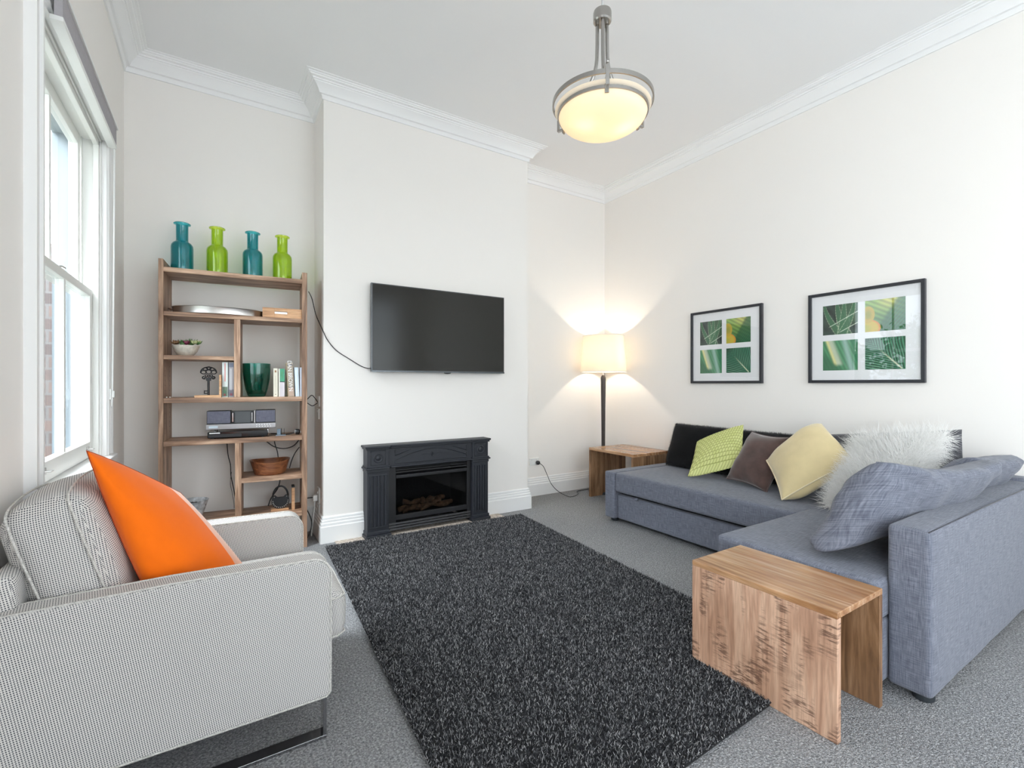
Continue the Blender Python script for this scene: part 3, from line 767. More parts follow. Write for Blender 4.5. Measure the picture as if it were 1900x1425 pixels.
# ------------------------------------------------------------------ pendant light
PX, PY = 1.55, 1.65
pl = thing('pendant_light', (PX, PY, ZC), 'lit frosted glass bowl pendant with brushed steel rings hanging from the ceiling', 'ceiling light')
mb = MB(); mb.lathe([(0, 0), (.060, 0), (.060, -.012), (.045, -.03), (.012, -.034), (0, -.034)], (PX, PY, ZC), 32); mb.build('canopy', M['nickel'], pl, smooth=True, autos=40)
mb = MB(); mb.tube([(PX, PY, ZC-.03), (PX, PY, 2.875)], .004, 8); mb.tube([(PX+.010, PY, ZC-.03), (PX+.006, PY, 3.0), (PX+.002, PY, 2.88)], .0025, 8); mb.build('cord', plain('clear_cord', (.55, .55, .55), .3), pl, smooth=True)
mb = MB(); mb.lathe([(0, 2.888), (.012, 2.886), (.020, 2.868), (.041, 2.864), (.043, 2.856), (.043, 2.818), (.038, 2.812), (0, 2.812)], (PX, PY, 0), 32); mb.build('hub', M['nickel'], pl, smooth=True, autos=30)
for a in (-128, -8, 112):
    c, s_ = math.cos(math.radians(a)), math.sin(math.radians(a))
    pr = [(.026, 2.82), (.027, 2.70), (.033, 2.62), (.055, 2.56), (.095, 2.515), (.15, 2.488), (.205, 2.474), (.236, 2.466)]
    mb = MB(); mb.tube(catmull([(PX+r_*c, PY+r_*s_, z) for r_, z in pr], 5), .0085, 8); mb.build('rod', M['nickel'], pl, smooth=True)
    Rm = Matrix.Translation((PX, PY, 0)) @ Matrix.Rotation(math.radians(a), 4, 'Z')
    mb = MB(); mb.box((.236, -.008, 2.375), (.243, .008, 2.475), Rm); mb.box((.212, -.008, 2.368), (.243, .008, 2.376), Rm); mb.box((.206, -.009, 2.352), (.214, .009, 2.392), Rm)
    mb.lathe([(0, 0), (.006, 0), (.006, .008), (0, .010)], (0, 0, 0), 12, Rm @ Matrix.Translation((.243, 0, 2.462)) @ Matrix.Rotation(PI/2, 4, 'Y'))
    mb.build('clip', M['nickel'], pl, bevel=.001)
mb = MB(); mb.ring([(.229, 2.420), (.236, 2.420), (.236, 2.440), (.229, 2.440)], (PX, PY, 0), 72); mb.build('upper_ring', M['nickel'], pl, smooth=True, autos=40)
mb = MB(); mb.ring([(.205, 2.372), (.212, 2.372), (.212, 2.392), (.205, 2.392)], (PX, PY, 0), 72); mb.build('lower_ring', M['nickel'], pl, smooth=True, autos=40)
m = bpy.data.materials.new('frosted_glass_bowl'); m.use_nodes = True; t = m.node_tree; t.nodes.clear()
o_ = N(t, 'ShaderNodeOutputMaterial'); tl = N(t, 'ShaderNodeBsdfTranslucent', i={0: (.96, .88, .76, 1)}); df = N(t, 'ShaderNodeBsdfPrincipled', i={'Base Color': (.9, .87, .8, 1), 'Roughness': .25})
em = N(t, 'ShaderNodeEmission', i={0: (1, .84, .62, 1), 1: .06})
mx = N(t, 'ShaderNodeMixShader', i={0: .35}); ad = N(t, 'ShaderNodeAddShader')
t.links.new(tl.outputs[0], mx.inputs[1]); t.links.new(df.outputs[0], mx.inputs[2]); t.links.new(mx.outputs[0], ad.inputs[0]); t.links.new(em.outputs[0], ad.inputs[1]); t.links.new(ad.outputs[0], o_.inputs[0])
bowl = [(.0, 2.300)]+[(.207*math.sin(k*PI/2/12)**.9, 2.300+.082*(1-math.cos(k*PI/2/12))**1.15) for k in range(1, 13)]
mb = MB(); mb.lathe(bowl, (PX, PY, 0), 64)
inn = [(r_*.97, z+.005) for r_, z in bowl]; mb.lathe(inn, (PX, PY, 0), 64)
mb.lathe([(.200, 2.386), (.210, 2.384), (.224, 2.400), (.222, 2.404), (.200, 2.390)], (PX, PY, 0), 64)
mb.build('glass_bowl', m, pl, smooth=True, autos=60)
for k, (dx, dy) in enumerate(((-.085, .03), (.07, -.065), (.05, .09))):
    mb = MB(); mb.sphere((PX+dx, PY+dy, 2.385), .024, 16, 10, (1, 1, 1)); mb.lathe([(0, 0), (.012, 0), (.012, .03), (0, .03)], (PX+dx, PY+dy, 2.403), 12)
    mb.build('bulb', lit('bulb_glow', (1, .82, .58), 1.3), pl, smooth=True)
mb = MB(); mb.lathe([(0, 0), (.05, 0), (.05, .03), (0, .034)], (PX, PY, 2.43), 24)
for a in (-128, -8, 112):
    c, s_ = math.cos(math.radians(a)), math.sin(math.radians(a)); mb.tube([(PX, PY, 2.44), (PX+.23*c, PY+.23*s_, 2.44)], .004, 6)
mb.build('lamp_holder', M['nickel'], pl, smooth=True, autos=40)
def point(name, loc, power, col, rad):
    l = bpy.data.lights.new(name, 'POINT'); l.energy = power; l.color = col; l.shadow_soft_size = rad
    o = bpy.data.objects.new(name, l); C.objects.link(o); o.location = loc; return o
point('pendant_bulb_light', (PX-.085, PY+.02, 2.365), 0.085, (1, .84, .66), .02)
point('pendant_bulb_light', (PX+.075, PY-.06, 2.365), 0.13, (1, .82, .60), .02)

# ------------------------------------------------------------------ floor lamp
LX, LY = 3.352, 3.555
fl = thing('floor_lamp', (LX, LY, 0), 'lit floor lamp with cream drum shade on a dark tapered wooden pole in the corner', 'lamp')
mb = MB(); mb.lathe([(0, 0), (.15, 0), (.15, .012), (.14, .022), (.03, .030), (0, .030)], (LX, LY, 0), 40); mb.build('base', M['foot'], fl, smooth=True, autos=40)
mb = MB(); n = 8
mb.lathe([(0, .03), (.016, .03), (.018, .45), (.0215, .85), (.0265, 1.155), (.0255, 1.165), (.014, 1.190), (0, 1.192)], (LX, LY, 0), 8)
mb.build('pole', wood('dark_stained_wood', [(.022, .018, .018), (.050, .042, .040), (.085, .07, .066)], 'z', 1, .45), fl)
mb = MB(); mb.tube([(LX, LY, 1.19), (LX, LY, 1.30)], .005, 8); mb.lathe([(0, 1.27), (.017, 1.27), (.017, 1.33), (0, 1.33)], (LX, LY, 0), 16)
for a in range(3): mb.tube([(LX, LY, 1.30), (LX+.22*math.cos(a*2.1+.4), LY+.22*math.sin(a*2.1+.4), 1.236)], .002, 6)
mb.build('fitting', M['steel'], fl, smooth=True, autos=40)
mb = MB(); mb.sphere((LX, LY, 1.375), .032, 16, 12, (1, 1, 1.3)); mb.build('bulb', lit('lamp_bulb', (1, .84, .62), 10), fl, smooth=True)
m = bpy.data.materials.new('cream_shade'); m.use_nodes = True; t = m.node_tree; t.nodes.clear()
o_ = N(t, 'ShaderNodeOutputMaterial'); tl = N(t, 'ShaderNodeBsdfTranslucent', i={0: (.96, .91, .83, 1)}); df = N(t, 'ShaderNodeBsdfDiffuse', i={0: (.90, .87, .80, 1)})
mx = N(t, 'ShaderNodeMixShader', i={0: .28}); t.links.new(tl.outputs[0], mx.inputs[1]); t.links.new(df.outputs[0], mx.inputs[2]); t.links.new(mx.outputs[0], o_.inputs[0])
mb = MB(); mb.ring([(.228, 1.225), (.2295, 1.225), (.2045, 1.590), (.203, 1.590)], (LX, LY, 0), 64); sh = mb.build('lamp_shade', m, fl, smooth=True, autos=60)
stm = plain('shade_trim', (.86, .83, .76), .8)
for rp in ([(.227, 1.222), (.2315, 1.222), (.2315, 1.231), (.227, 1.231)], [(.202, 1.583), (.2065, 1.583), (.2065, 1.592), (.202, 1.592)]):
    mb = MB(); mb.ring(rp, (LX, LY, 0), 64); mb.build('rim', stm, sh, smooth=True, autos=40)
point('floor_lamp_light', (LX, LY, 1.40), 12.5, (1, .85, .68), .03)

# ------------------------------------------------------------------ power points, plugs, lead
def outlet(loc, axis, label, wd=.115, ht=.07, two=True):
    o = thing('power_outlet', loc, label, 'power outlet')
    x, y, z = loc; mb = MB()
    if axis == 'y':   # faces -y
        mb.box((x-wd/2, y-.010, z-ht/2), (x+wd/2, y, z+ht/2)); pl_ = mb.build('plate', M['white_plastic'], o, bevel=.003)
        for s_ in (-1, 1):
            MB().box((x+s_*.028-.006, y-.014, z+.012), (x+s_*.028+.006, y-.010, z+.026)).build('switch', M['white_plastic'], o, bevel=.001)
    else:             # faces -x
        mb.box((x-.010, y-wd/2, z-ht/2), (x, y+wd/2, z+ht/2)); pl_ = mb.build('plate', M['white_plastic'], o, bevel=.003)
        for s_ in (-1, 1) if two else (0,):
            MB().box((x-.014, y+s_*.028-.006, z+.012), (x-.010, y+s_*.028+.006, z+.026)).build('switch', M['white_plastic'], o, bevel=.001)
    return o
outlet((2.655, YB, .335), 'y', 'white double power outlet low on the wall beside the floor lamp table')
pg = thing('lamp_plug', (2.685, YB-.012, .325), 'black plug in the outlet by the lamp table, its lead trailing along the carpet', 'plug')
mb = MB(); mb.lathe([(0, 0), (.017, 0), (.020, .010), (.019, .026), (.010, .034), (0, .036)], (0, 0, 0), 20, Matrix.Translation((2.685, YB-.011, .325)) @ Matrix.Rotation(PI/2, 4, 'X')); mb.build('plug_body', M['black_plastic'], pg, smooth=True, autos=40)
mb = MB(); mb.tube(catmull([(2.69, YB-.045, .322), (2.72, YB-.07, .29), (2.75, YB-.09, .21), (2.78, YB-.12, .12), (2.83, YB-.17, .05), (2.90, YB-.24, .006), (2.98, YB-.24, .005), (3.06, YB-.19, .005), (3.11, YB-.11, .006), (3.18, YB-.10, .006), (3.26, YB-.12, .012), (3.30, 3.62, .028)], 6), .0032, 6); mb.build('lead', M['black_plastic'], pg, smooth=True)
mb = MB(); 
outlet((CX0, 3.603, .975), 'x', 'upper white wall plate on the chimney side beside the shelf', .075, .075, False)
outlet((CX0, 3.615, .885), 'x', 'cream wall plate below the upper one on the chimney side', .07, .075, False)
outlet((CX0, 3.600, .300), 'x', 'low white power outlet with a white plug beside the bookshelf', .075, .11, False)
outlet((CX0, 3.600, .205), 'x', 'lowest white wall plate on the chimney side near the skirting', .075, .07, False)
pg2 = thing('white_plug', (CX0-.012, 3.60, .285), 'white plug with a white lead hanging beside the bookshelf', 'plug')
mb = MB(); mb.box((CX0-.045, 3.58, .262), (CX0-.014, 3.62, .305)); mb.build('plug_body', M['white_plastic'], pg2, bevel=.006)
mb = MB(); mb.tube(catmull([(CX0-.03, 3.60, .263), (CX0-.035, 3.598, .2), (CX0-.045, 3.60, .1), (CX0-.05, 3.62, .008)], 6), .004, 6); mb.build('lead', M['white_plastic'], pg2, smooth=True)
cable('aerial_cable', [(.520, 3.62, .985), (.545, 3.58, .99), (.575, 3.57, 1.02), (.60, 3.59, 1.0), (.621, 3.603, .97)], .003, 'short black loop of cable from the shelf side to the upper wall plate')
cable('aerial_cable', [(.520, 3.62, .980), (.55, 3.59, .965), (.58, 3.58, .945), (.605, 3.59, .955), (.621, 3.603, .965)], .003, 'lower of two black cable loops by the upper wall plate')
cable('power_cable', [(.52, 3.60, .285), (.56, 3.59, .29), (.600, 3.60, .288)], .004, 'black cable end reaching the low outlet beside the bookshelf')
cable('power_cable', [(.53, 3.60, .24), (.56, 3.58, .18), (.575, 3.56, .12), (.56, 3.55, .05), (.535, 3.55, .006)], .004, 'black cable curling down to the carpet beside the bookshelf')
# ------------------------------------------------------------------ bookshelf
RS = math.radians(-5); S0 = Vector((-.289, 3.485, 0)); RSM = Matrix.Rotation(RS, 3, 'Z')
def S(u, v, z): return S0+RSM @ Vector((u, v, z))
bs = thing('bookshelf', S0, 'tall open mango-wood bookshelf standing in the left alcove', 'bookshelf', rz=RS)
D = .275
def up(u0, u1, z0, z1, name='side_panel'):
    MB().box((u0, 0 if name == 'side_panel' else .003, z0), (u1, D, z1)).build(name, M['mango_z'], bs, local=True, bevel=.002)
up(0, .025, 0, 1.850); up(.783, .815, 0, 1.850)
for u0, u1, z, th in ((.025, .783, 1.803, .029), (.025, .783, 1.537, .026), (.025, .389, 1.274, .025), (.025, .783, 1.016, .031), (.025, .783, .754, .030), (.430, .783, .495, .029), (.025, .783, .245, .030)):
    MB().box((u0, .002, z-th), (u1, D, z)).build('shelf', M['mango_x'], bs, local=True, bevel=.002)
up(.389, .424, 1.016, 1.511, 'divider'); up(.394, .430, .245, .724, 'divider')
mb = MB(); mb.lathe([(0, 0), (.003, 0), (.003, .0006), (0, .0006)], (0, 0, 0), 8, Matrix.Rotation(PI/2, 4, 'Y'))
ph0 = mb.build('pin_hole', M['foot'], bs, local=True)
for i_, (z0, v, k) in enumerate([(a_, b_, c_) for a_ in (1.06, .80) for b_ in (.05, .20) for c_ in range(6)]):
    o = ph0 if i_ == 0 else ph0.copy()
    if i_: C.objects.link(o)
    o.location = (.0252, v, z0+.030*k)

def sitem(name, u, v, z, label, cat, group=None, rz=0): return thing(name, S(u, v, z), label, cat, group, RS+rz)
teal = coloured_glass('teal_glass', (.004, .32, .40)); lime = coloured_glass('lime_glass', (.50, .78, .008))
BP = [(0, 0), (.050, 0), (.057, .004), (.059, .012), (.060, .03), (.060, .155), (.058, .170), (.050, .184), (.038, .192), (.034, .197), (.033, .205), (.033, .292), (.035, .298), (.045, .302), (.046, .307), (.042, .311), (.034, .311),
      (.031, .305), (.030, .292), (.030, .205), (.036, .190), (.048, .180), (.055, .168), (.057, .155), (.057, .03), (.055, .012), (.048, .008), (0, .008)]
for u, mat, lab in ((.099, teal, 'teal glass bottle on top of the bookshelf, leftmost of the four'), (.287, lime, 'lime green glass bottle between the two teal bottles on the bookshelf'),
                    (.489, teal, 'teal glass bottle between the two lime green bottles on the bookshelf'), (.667, lime, 'lime green glass bottle at the right end of the bookshelf top')):
    mb = MB(); mb.lathe(BP, (0, 0, 0), 40); loc = S(u, .14, 1.803)
    o = mb.build('glass_bottle', mat, None, smooth=True, autos=50); o.location = loc; WM[o.name] = Matrix.Translation(loc)
    tag(o, lab, 'bottle', 'coloured glass bottles on the bookshelf')
# tray
t_ = sitem('metal_tray', .30, .12, 1.537, 'large round brushed metal tray with small handles on the second shelf', 'tray')
mb = MB(); mb.lathe([(0, 0), (.236, 0), (.246, .004), (.250, .040), (.254, .044), (.248, .046), (.244, .042), (.240, .008), (0, .005)], (0, 0, 0), 64, sx=1, sy=.52); mb.build('dish', M['steel'], t_, local=True, smooth=True, autos=40)
for s_ in (-1, 1):
    mb = MB(); mb.tube(catmull([(s_*.247, -.03, .026), (s_*.262, -.025, .03), (s_*.268, 0, .03), (s_*.262, .025, .03), (s_*.247, .03, .026)], 5), .004, 6)
    mb.build('handle', plain('copper_handle', (.35, .2, .14), .4, .8), t_, local=True, smooth=True)
# wooden tray with a slot
t_ = sitem('wooden_tray', .665, .10, 1.537, 'small pale wooden tray with a slot handle, right of the round metal tray', 'tray')
mb = MB(); W = .117
mb.box((-W, -.075, 0), (-.046, -.063, .066)); mb.box((.030, -.075, 0), (W, -.063, .066)); mb.box((-.046, -.075, 0), (.030, -.063, .028)); mb.box((-.046, -.075, .044), (.030, -.063, .066))
mb.box((-W, .10, 0), (W, .112, .066)); mb.box((-W, -.063, 0), (-W+.010, .10, .060)); mb.box((W-.010, -.063, 0), (W, .10, .060)); mb.box((-W, -.063, 0), (W, .10, .006))
mb.build('box', M['light_wood'], t_, local=True, bevel=.001)
MB().box((-.046, -.060, .024), (.030, -.055, .048)).build('lining', M['steel'], t_, local=True)
# bowl of succulents
t_ = sitem('succulent_bowl', .121, .12, 1.274, 'small cream stone bowl planted with artificial succulents on the third shelf', 'plant bowl')
mb = MB(); mb.lathe([(0, 0), (.030, 0), (.040, .004), (.060, .030), (.072, .062), (.074, .068), (.070, .068), (.055, .04), (0, .04)], (0, 0, 0), 40); mb.build('bowl', plain('cream_stone', (.66, .62, .54), .75, var=.18, vscale=60, bump=.3), t_, local=True, smooth=True, autos=50)
mb = MB(); mb.lathe([(0, .055), (.06, .055), (.06, .05)], (0, 0, 0), 24); mb.build('soil', plain('soil', (.06, .05, .04), .95), t_, local=True)
def rosette(c, r, nl, mat, tilt, sharp=1.0):
    mb = MB(); rnd = random.Random(int(c[0]*1e4)+nl)
    for ring_ in range(3):
        for k in range(nl):
            a = 2*PI*(k+.5*ring_)/nl; L = r*(1-.25*ring_)*(.85+.3*rnd.random()); el = tilt+.25+.38*ring_
            q = Matrix.Translation(Vector(c)) @ Matrix.Rotation(a, 4, 'Z') @ Matrix.Rotation(-el, 4, 'Y')
            w_ = L*.26/sharp
            mb.add([(0, 0, 0), (L*.45, -w_, .004), (L, 0, .006), (L*.45, w_, .004), (L*.5, 0, -.004), (L*.5, 0, .007)], [(0, 1, 5), (1, 2, 5), (2, 3, 5), (3, 0, 5), (1, 0, 4), (2, 1, 4), (3, 2, 4), (0, 3, 4)], q)
    return mb
G1 = plain('succulent_green', (.10, .22, .07), .5, var=.4, vscale=80); G2 = plain('succulent_pale', (.48, .52, .26), .5, var=.2, vscale=80); G3 = plain('succulent_bronze', (.22, .12, .06), .5, var=.5, vscale=60); G4 = plain('succulent_purple', (.20, .03, .07), .4, var=.3, vscale=50)
for c, r, nl, mat, tl, sh_ in (((-.052, -.02, .068), .042, 7, G3, .35, 1), ((-.015, -.045, .066), .020, 7, G1, .4, 1), ((.005, -.02, .068), .034, 6, G4, .6, .8), ((.025, .01, .062), .062, 8, G1, .6, 2.4), ((-.02, .02, .066), .046, 7, G1, .6, 1.2),
                              ((.048, -.03, .074), .034, 8, G2, .5, 1), ((.062, .0, .074), .034, 7, G1, .4, 1.3), ((.070, -.005, .086), .018, 6, G2, .5, 1)):
    rosette(c, r, nl, mat, tl, sh_).build('succulent', mat, t_, local=True)
# key bookend
t_ = sitem('key_bookend', .25, .05, 1.016, 'pale wood bookend carrying a large black ornamental key, left shelf', 'bookend')
mb = MB(); mb.box((-.072, -.04, 0), (.070, .06, .014)); mb.box((.058, -.04, .014), (.070, .06, .142)); mb.build('stand', M['light_wood'], t_, local=True, bevel=.001)
mb = MB(); yk = 0.0
mb.tube([(-.002, yk, .014), (-.002, yk, .105)], .0065, 10)
for z in (.025, .040): mb.box((-.026, yk-.003, z-.003), (-.004, yk+.003, z+.003))
mb.box((-.026, yk-.003, .022), (-.021, yk+.003, .044))
mb.build('shaft', M['black_iron'], t_, local=True, smooth=True, autos=40)
mb = MB()
def loop(cx, cz, rx, rz, th=.0032, a0=0, a1=360):
    n = 18; full = (a1-a0) >= 360
    pts = [(cx+rx*math.cos(math.radians(a0+(a1-a0)*k/(n if full else n-1))), yk, cz+rz*math.sin(math.radians(a0+(a1-a0)*k/(n if full else n-1)))) for k in range(n)]
    mb.tube(pts, th, 6, closed=full)
for cx, cz, rx, rz in ((-.028, .158, .014, .011), (-.001, .160, .015, .012), (.026, .158, .014, .011), (-.018, .178, .013, .008), (.0, .183, .012, .009), (.017, .178, .013, .008), (-.013, .136, .007, .006), (0, .134, .006, .006), (.012, .136, .007, .006)): loop(cx, cz, rx, rz)
loop(-.001, .158, .042, .032, .004, -10, 190); loop(-.024, .124, .010, .008, .004, 90, 300); loop(.022, .124, .010, .008, .004, -120, 90)
mb.prism([(-.030, .118), (.028, .118), (.020, .130), (.006, .124), (-.008, .124), (-.022, .130)], yk-.004, yk+.004); mb.prism([(-.014, .104), (.012, .104), (.014, .118), (-.016, .118)], yk-.004, yk+.004)
mb.build('key_bow', M['black_iron'], t_, local=True, smooth=True, autos=50)
# books
def book(u0, u1, h, v, zs, spine, label, group, bands=(), tilt=0, text=None, dep=.125, page=(.78, .74, .66), textcol=(.9, .9, .9)):
    um = (u0+u1)/2; w_ = (u1-u0)
    t_ = sitem('book', um, v, zs, label, 'book', group)
    R_ = Matrix.Rotation(tilt, 4, 'Y')
    mc = plain('book_cover', spine, .45)
    mb = MB(); hw = w_/2
    mb.box((-hw, 0, 0), (-hw+.0022, dep, h), R_); mb.box((hw-.0022, 0, 0), (hw, dep, h), R_); mb.box((-hw+.0022, 0, 0), (hw-.0022, .002, h), R_)
    mb.build('cover', mc, t_, local=True)
    MB().box((-hw+.0024, .003, .002), (hw-.0024, dep-.003, h-.003), R_).build('pages', plain('book_pages', page, .9), t_, local=True)
    for z0, z1, col, a, b_ in bands:
        MB().box((-hw+a*w_, -.0006, z0*h), (-hw+b_*w_, .0001, z1*h), R_).build('spine_panel', plain('spine_print', col, .5), t_, local=True)
    if text:
        cu = bpy.data.curves.new('spine_text', 'FONT'); cu.body = text[0]; cu.size = text[1]; cu.extrude = .0002
        cu.align_x = 'CENTER'; cu.align_y = 'CENTER'; cu.space_character = .95; cu.materials.append(plain('spine_lettering', textcol, .4))
        tmp = bpy.data.objects.new('spine_lettering_curve', cu); me_ = bpy.data.meshes.new_from_object(tmp)
        bpy.data.objects.remove(tmp); o = bpy.data.objects.new('spine_lettering', me_); C.objects.link(o); o.parent = t_
        q = R_ @ Matrix.Translation((0, -.0012, h*text[2])) @ Matrix.Rotation(PI/2, 4, 'X') @ Matrix.Rotation(-PI/2, 4, 'Z') @ Matrix.Diagonal((text[3] if len(text) > 3 else 1, 1, 1, 1))
        o.matrix_basis = q
    return t_
Z4 = 1.016
gl = 'books on the left side of the fourth shelf'; gr_ = 'books on the right side of the fourth shelf'
book(.323, .354, .222, .03, Z4, (.66, .72, .70), 'pale book with red lettering beside the key bookend', gl, [(.45, .97, (.62, .20, .18), .42, .58), (.02, .30, (.16, .22, .16), .05, .95), (.04, .10, (.55, .08, .10), .3, .7), (.12, .2, (.1, .35, .18), .3, .7)])
book(.358, .386, .222, .03, Z4, (.34, .33, .35), 'grey book against the divider, right of the pale one', gl, [(.86, .98, (.18, .20, .26), .05, .95), (.2, .82, (.52, .52, .54), .25, .6), (.03, .22, (.15, .14, .17), .05, .95), (.05, .11, (.60, .12, .16), .3, .7)])
book(.612, .637, .187, .02, Z4, (.72, .68, .56), 'slim cream paperback beside the green glass vase', gr_, [(.86, .93, (.30, .16, .08), .3, .7), (.15, .75, (.55, .50, .40), .45, .55), (.07, .10, (.2, .15, .1), .4, .6)])
book(.642, .678, .185, .02, Z4, (.62, .57, .60), 'paperback with green and pale pink spine beside the cream one', gr_, [(.54, 1, (.07, .33, .19), .22, 1), (0, 1, (.74, .70, .60), 0, .2), (.52, .545, (.03, .05, .06), .22, 1), (.66, .9, (.35, .45, .12), .52, .6)])
book(.697, .738, .226, .02, Z4, (.36, .30, .23), 'thick brown paperback with white author name down the spine', gr_, [(.02, .27, (.50, .36, .28), .15, .9), (0, 1, (.26, .19, .08), 0, .08), (.27, .30, (.12, .10, .08), .15, .95), (.92, .95, (.10, .10, .12), .15, .95)], tilt=-.05, text=('DAN BROWN', .034, .61), dep=.14, textcol=(.85, .84, .82))
book(.744, .768, .196, .02, Z4, (.60, .70, .76), 'thin pale blue book leaning at the right of the shelf', gr_, [(.1, .9, (.72, .80, .84), .2, .6)], tilt=-.04)
book(.771, .782, .196, .02, Z4, (.52, .56, .64), 'very thin grey-blue book against the right side panel', gr_)
# green vase
mb = MB(); mb.lathe([(0, 0), (.044, 0), (.052, .006), (.066, .05), (.077, .11), (.082, .165), (.083, .218), (.0805, .220), (.079, .165), (.074, .11), (.062, .05), (.048, .016), (0, .014)], (0, 0, 0), 48)
loc = S(.513, .115, Z4); o = mb.build('glass_vase', coloured_glass('emerald_glass', (.006, .24, .17), .02), None, smooth=True, autos=50); o.location = loc; WM[o.name] = Matrix.Translation(loc)
tag(o, 'wide emerald green glass vase on the fourth shelf beside the books', 'vase')
for k, (u, lab) in enumerate(((.040, 'left of two tiny white pebbles at the shelf end by the side panel'), (.056, 'right of two tiny white pebbles at the shelf end by the side panel'))):
    mb = MB(); mb.sphere((0, 0, .004), .0045, 12, 8, (1, 1, .85)); loc = S(u, .012, Z4); o = mb.build('pebble', M['white_plastic'], None, smooth=True); o.location = loc; WM[o.name] = Matrix.Translation(loc)
    tag(o, lab, 'ornament', 'tiny white pebbles on the fourth shelf')
# radio and player
Z5 = .754
dv = sitem('disc_player', .41, .04, Z5, 'slim black disc player under the silver and grey stereo', 'disc player')
MB().box((-.165, -.02, .006), (.168, .19, .044)).build('casing', plain('gloss_black', (.008, .008, .010), .12), dv, local=True, bevel=.003)
MB().box((-.155, -.0212, .034), (-.098, -.0198, .040)).build('label_strip', M['white_plastic'], dv, local=True)
MB().box((-.160, -.0210, .010), (.02, -.0198, .030)).build('disc_drawer', M['black_plastic'], dv, local=True, bevel=.0005)
for sx_ in (-.14, .14):
    for sy_ in (0, .16):
        mb = MB(); mb.lathe([(0, 0), (.010, 0), (.010, .006), (0, .006)], (sx_, sy_, 0), 12); mb.build('foot', M['foot'], dv, local=True)
rd = sitem('stereo', .43, .06, Z5, 'grey and silver tabletop stereo with two cloth-covered speakers', 'stereo')
spk = linen('speaker_cloth', (.12, .12, .155), (.08, .08, .11), (.17, .17, .21), 2.0)
MB().box((-.194, -.035, .058), (.196, .09, .092)).build('control_bar', plain('silver_bar', (.34, .33, .34), .35, .7), rd, local=True, bevel=.003)
MB().box((-.178, -.0362, .068), (-.130, -.0348, .082)).build('display', plain('display_glass', (.50, .58, .64), .2), rd, local=True)
mb = MB()
for k in range(6):
    mb.lathe([(0, 0), (.0028, 0), (.0028, .001), (0, .001)], (0, 0, 0), 8, Matrix.Translation((.085+.015*k, -.035, .082)) @ Matrix.Rotation(PI/2, 4, 'X'))
    mb.lathe([(0, 0), (.0028, 0), (.0028, .001), (0, .001)], (0, 0, 0), 8, Matrix.Translation((.085+.016*k, -.035, .070)) @ Matrix.Rotation(PI/2, 4, 'X'))
mb.build('button', M['white_plastic'], rd, local=True)
for x0, x1 in ((-.190, -.060), (.078, .194)):
    sp_ = MB().box((x0, -.028, .094), (x1, .07, .176)).build('speaker', M['black_plastic'], rd, local=True, bevel=.002)
    MB().box((x0+.003, -.031, .097), (x1-.003, -.0275, .173)).build('speaker_grille', spk, sp_, local=True, bevel=.001)
MB().box((-.060, -.006, .094), (.078, .07, .170)).build('centre_unit', plain('charcoal_panel', (.07, .075, .08), .4), rd, local=True, bevel=.001)
for x in (-.050, .058):
    MB().box((x-.009, -.012, .096), (x+.009, -.005, .168)).build('side_port', M['black_plastic'], rd, local=True, bevel=.001)
    MB().box((x-.003, -.0135, .104), (x+.002, -.0115, .160)).build('chrome_strip', M['chrome'], rd, local=True)
MB().box((.070, -.030, .094), (.076, .05, .174)).build('chrome_strip', M['chrome'], rd, local=True)
for x in (-.145, .150):
    mb = MB(); mb.tube([(x, -.028, 0), (x, -.028, .058)], .0028, 8); mb.build('leg', M['chrome'], rd, local=True, smooth=True)
    mb = MB(); mb.tube([(x, .16 if False else .155, 0), (x, .080, .060)], .0028, 8); mb.build('leg', M['chrome'], rd, local=True, smooth=True)
dk = sitem('charging_dock', .655, .06, Z5, 'small grey charging dock between the stereo and the black plug', 'charger')
MB().box((-.030, -.02, 0), (.032, .035, .006)).build('base', plain('dock_grey', (.20, .24, .28), .4), dk, local=True, bevel=.002)
MB().box((-.022, -.008, .006), (.0, .004, .046)).build('cradle', plain('dock_blue', (.16, .22, .28), .4), dk, local=True, bevel=.002)
MB().box((.002, -.006, .006), (.007, .01, .048)).build('back_plate', M['black_plastic'], dk, local=True, bevel=.001)
MB().box((.020, -.006, .006), (.0225, .01, .048)).build('pin', M['black_plastic'], dk, local=True)
bp2 = sitem('black_plug', .756, .08, Z5, 'black power plug lying at the right end of the stereo shelf', 'plug')
mb = MB(); mb.lathe([(0, 0), (.015, 0), (.019, .006), (.019, .024), (.010, .032), (0, .034)], (0, 0, 0), 14, Matrix.Translation((-.012, 0, .0195)) @ Matrix.Rotation(PI/2, 4, 'Y')); mb.build('plug_body', M['black_plastic'], bp2, local=True, smooth=True, autos=40)
mb = MB(); 
for a in (-.006, .006): mb.box((.021, a-.001, .012), (.0245, a+.001, .028))
for a in range(5): mb.box((-.0135, -.012+a*.006-.001, .012), (-.0115, -.012+a*.006+.001, .034))
mb.build('pins', M['steel'], bp2, local=True)
mb = MB(); mb.tube(catmull([(-.012, 0, .018), (-.04, .01, .006), (-.08, .03, .004), (-.12, .08, .004), (-.16, .12, .004)], 6), .003, 6); mb.build('lead', M['black_plastic'], bp2, local=True, smooth=True)
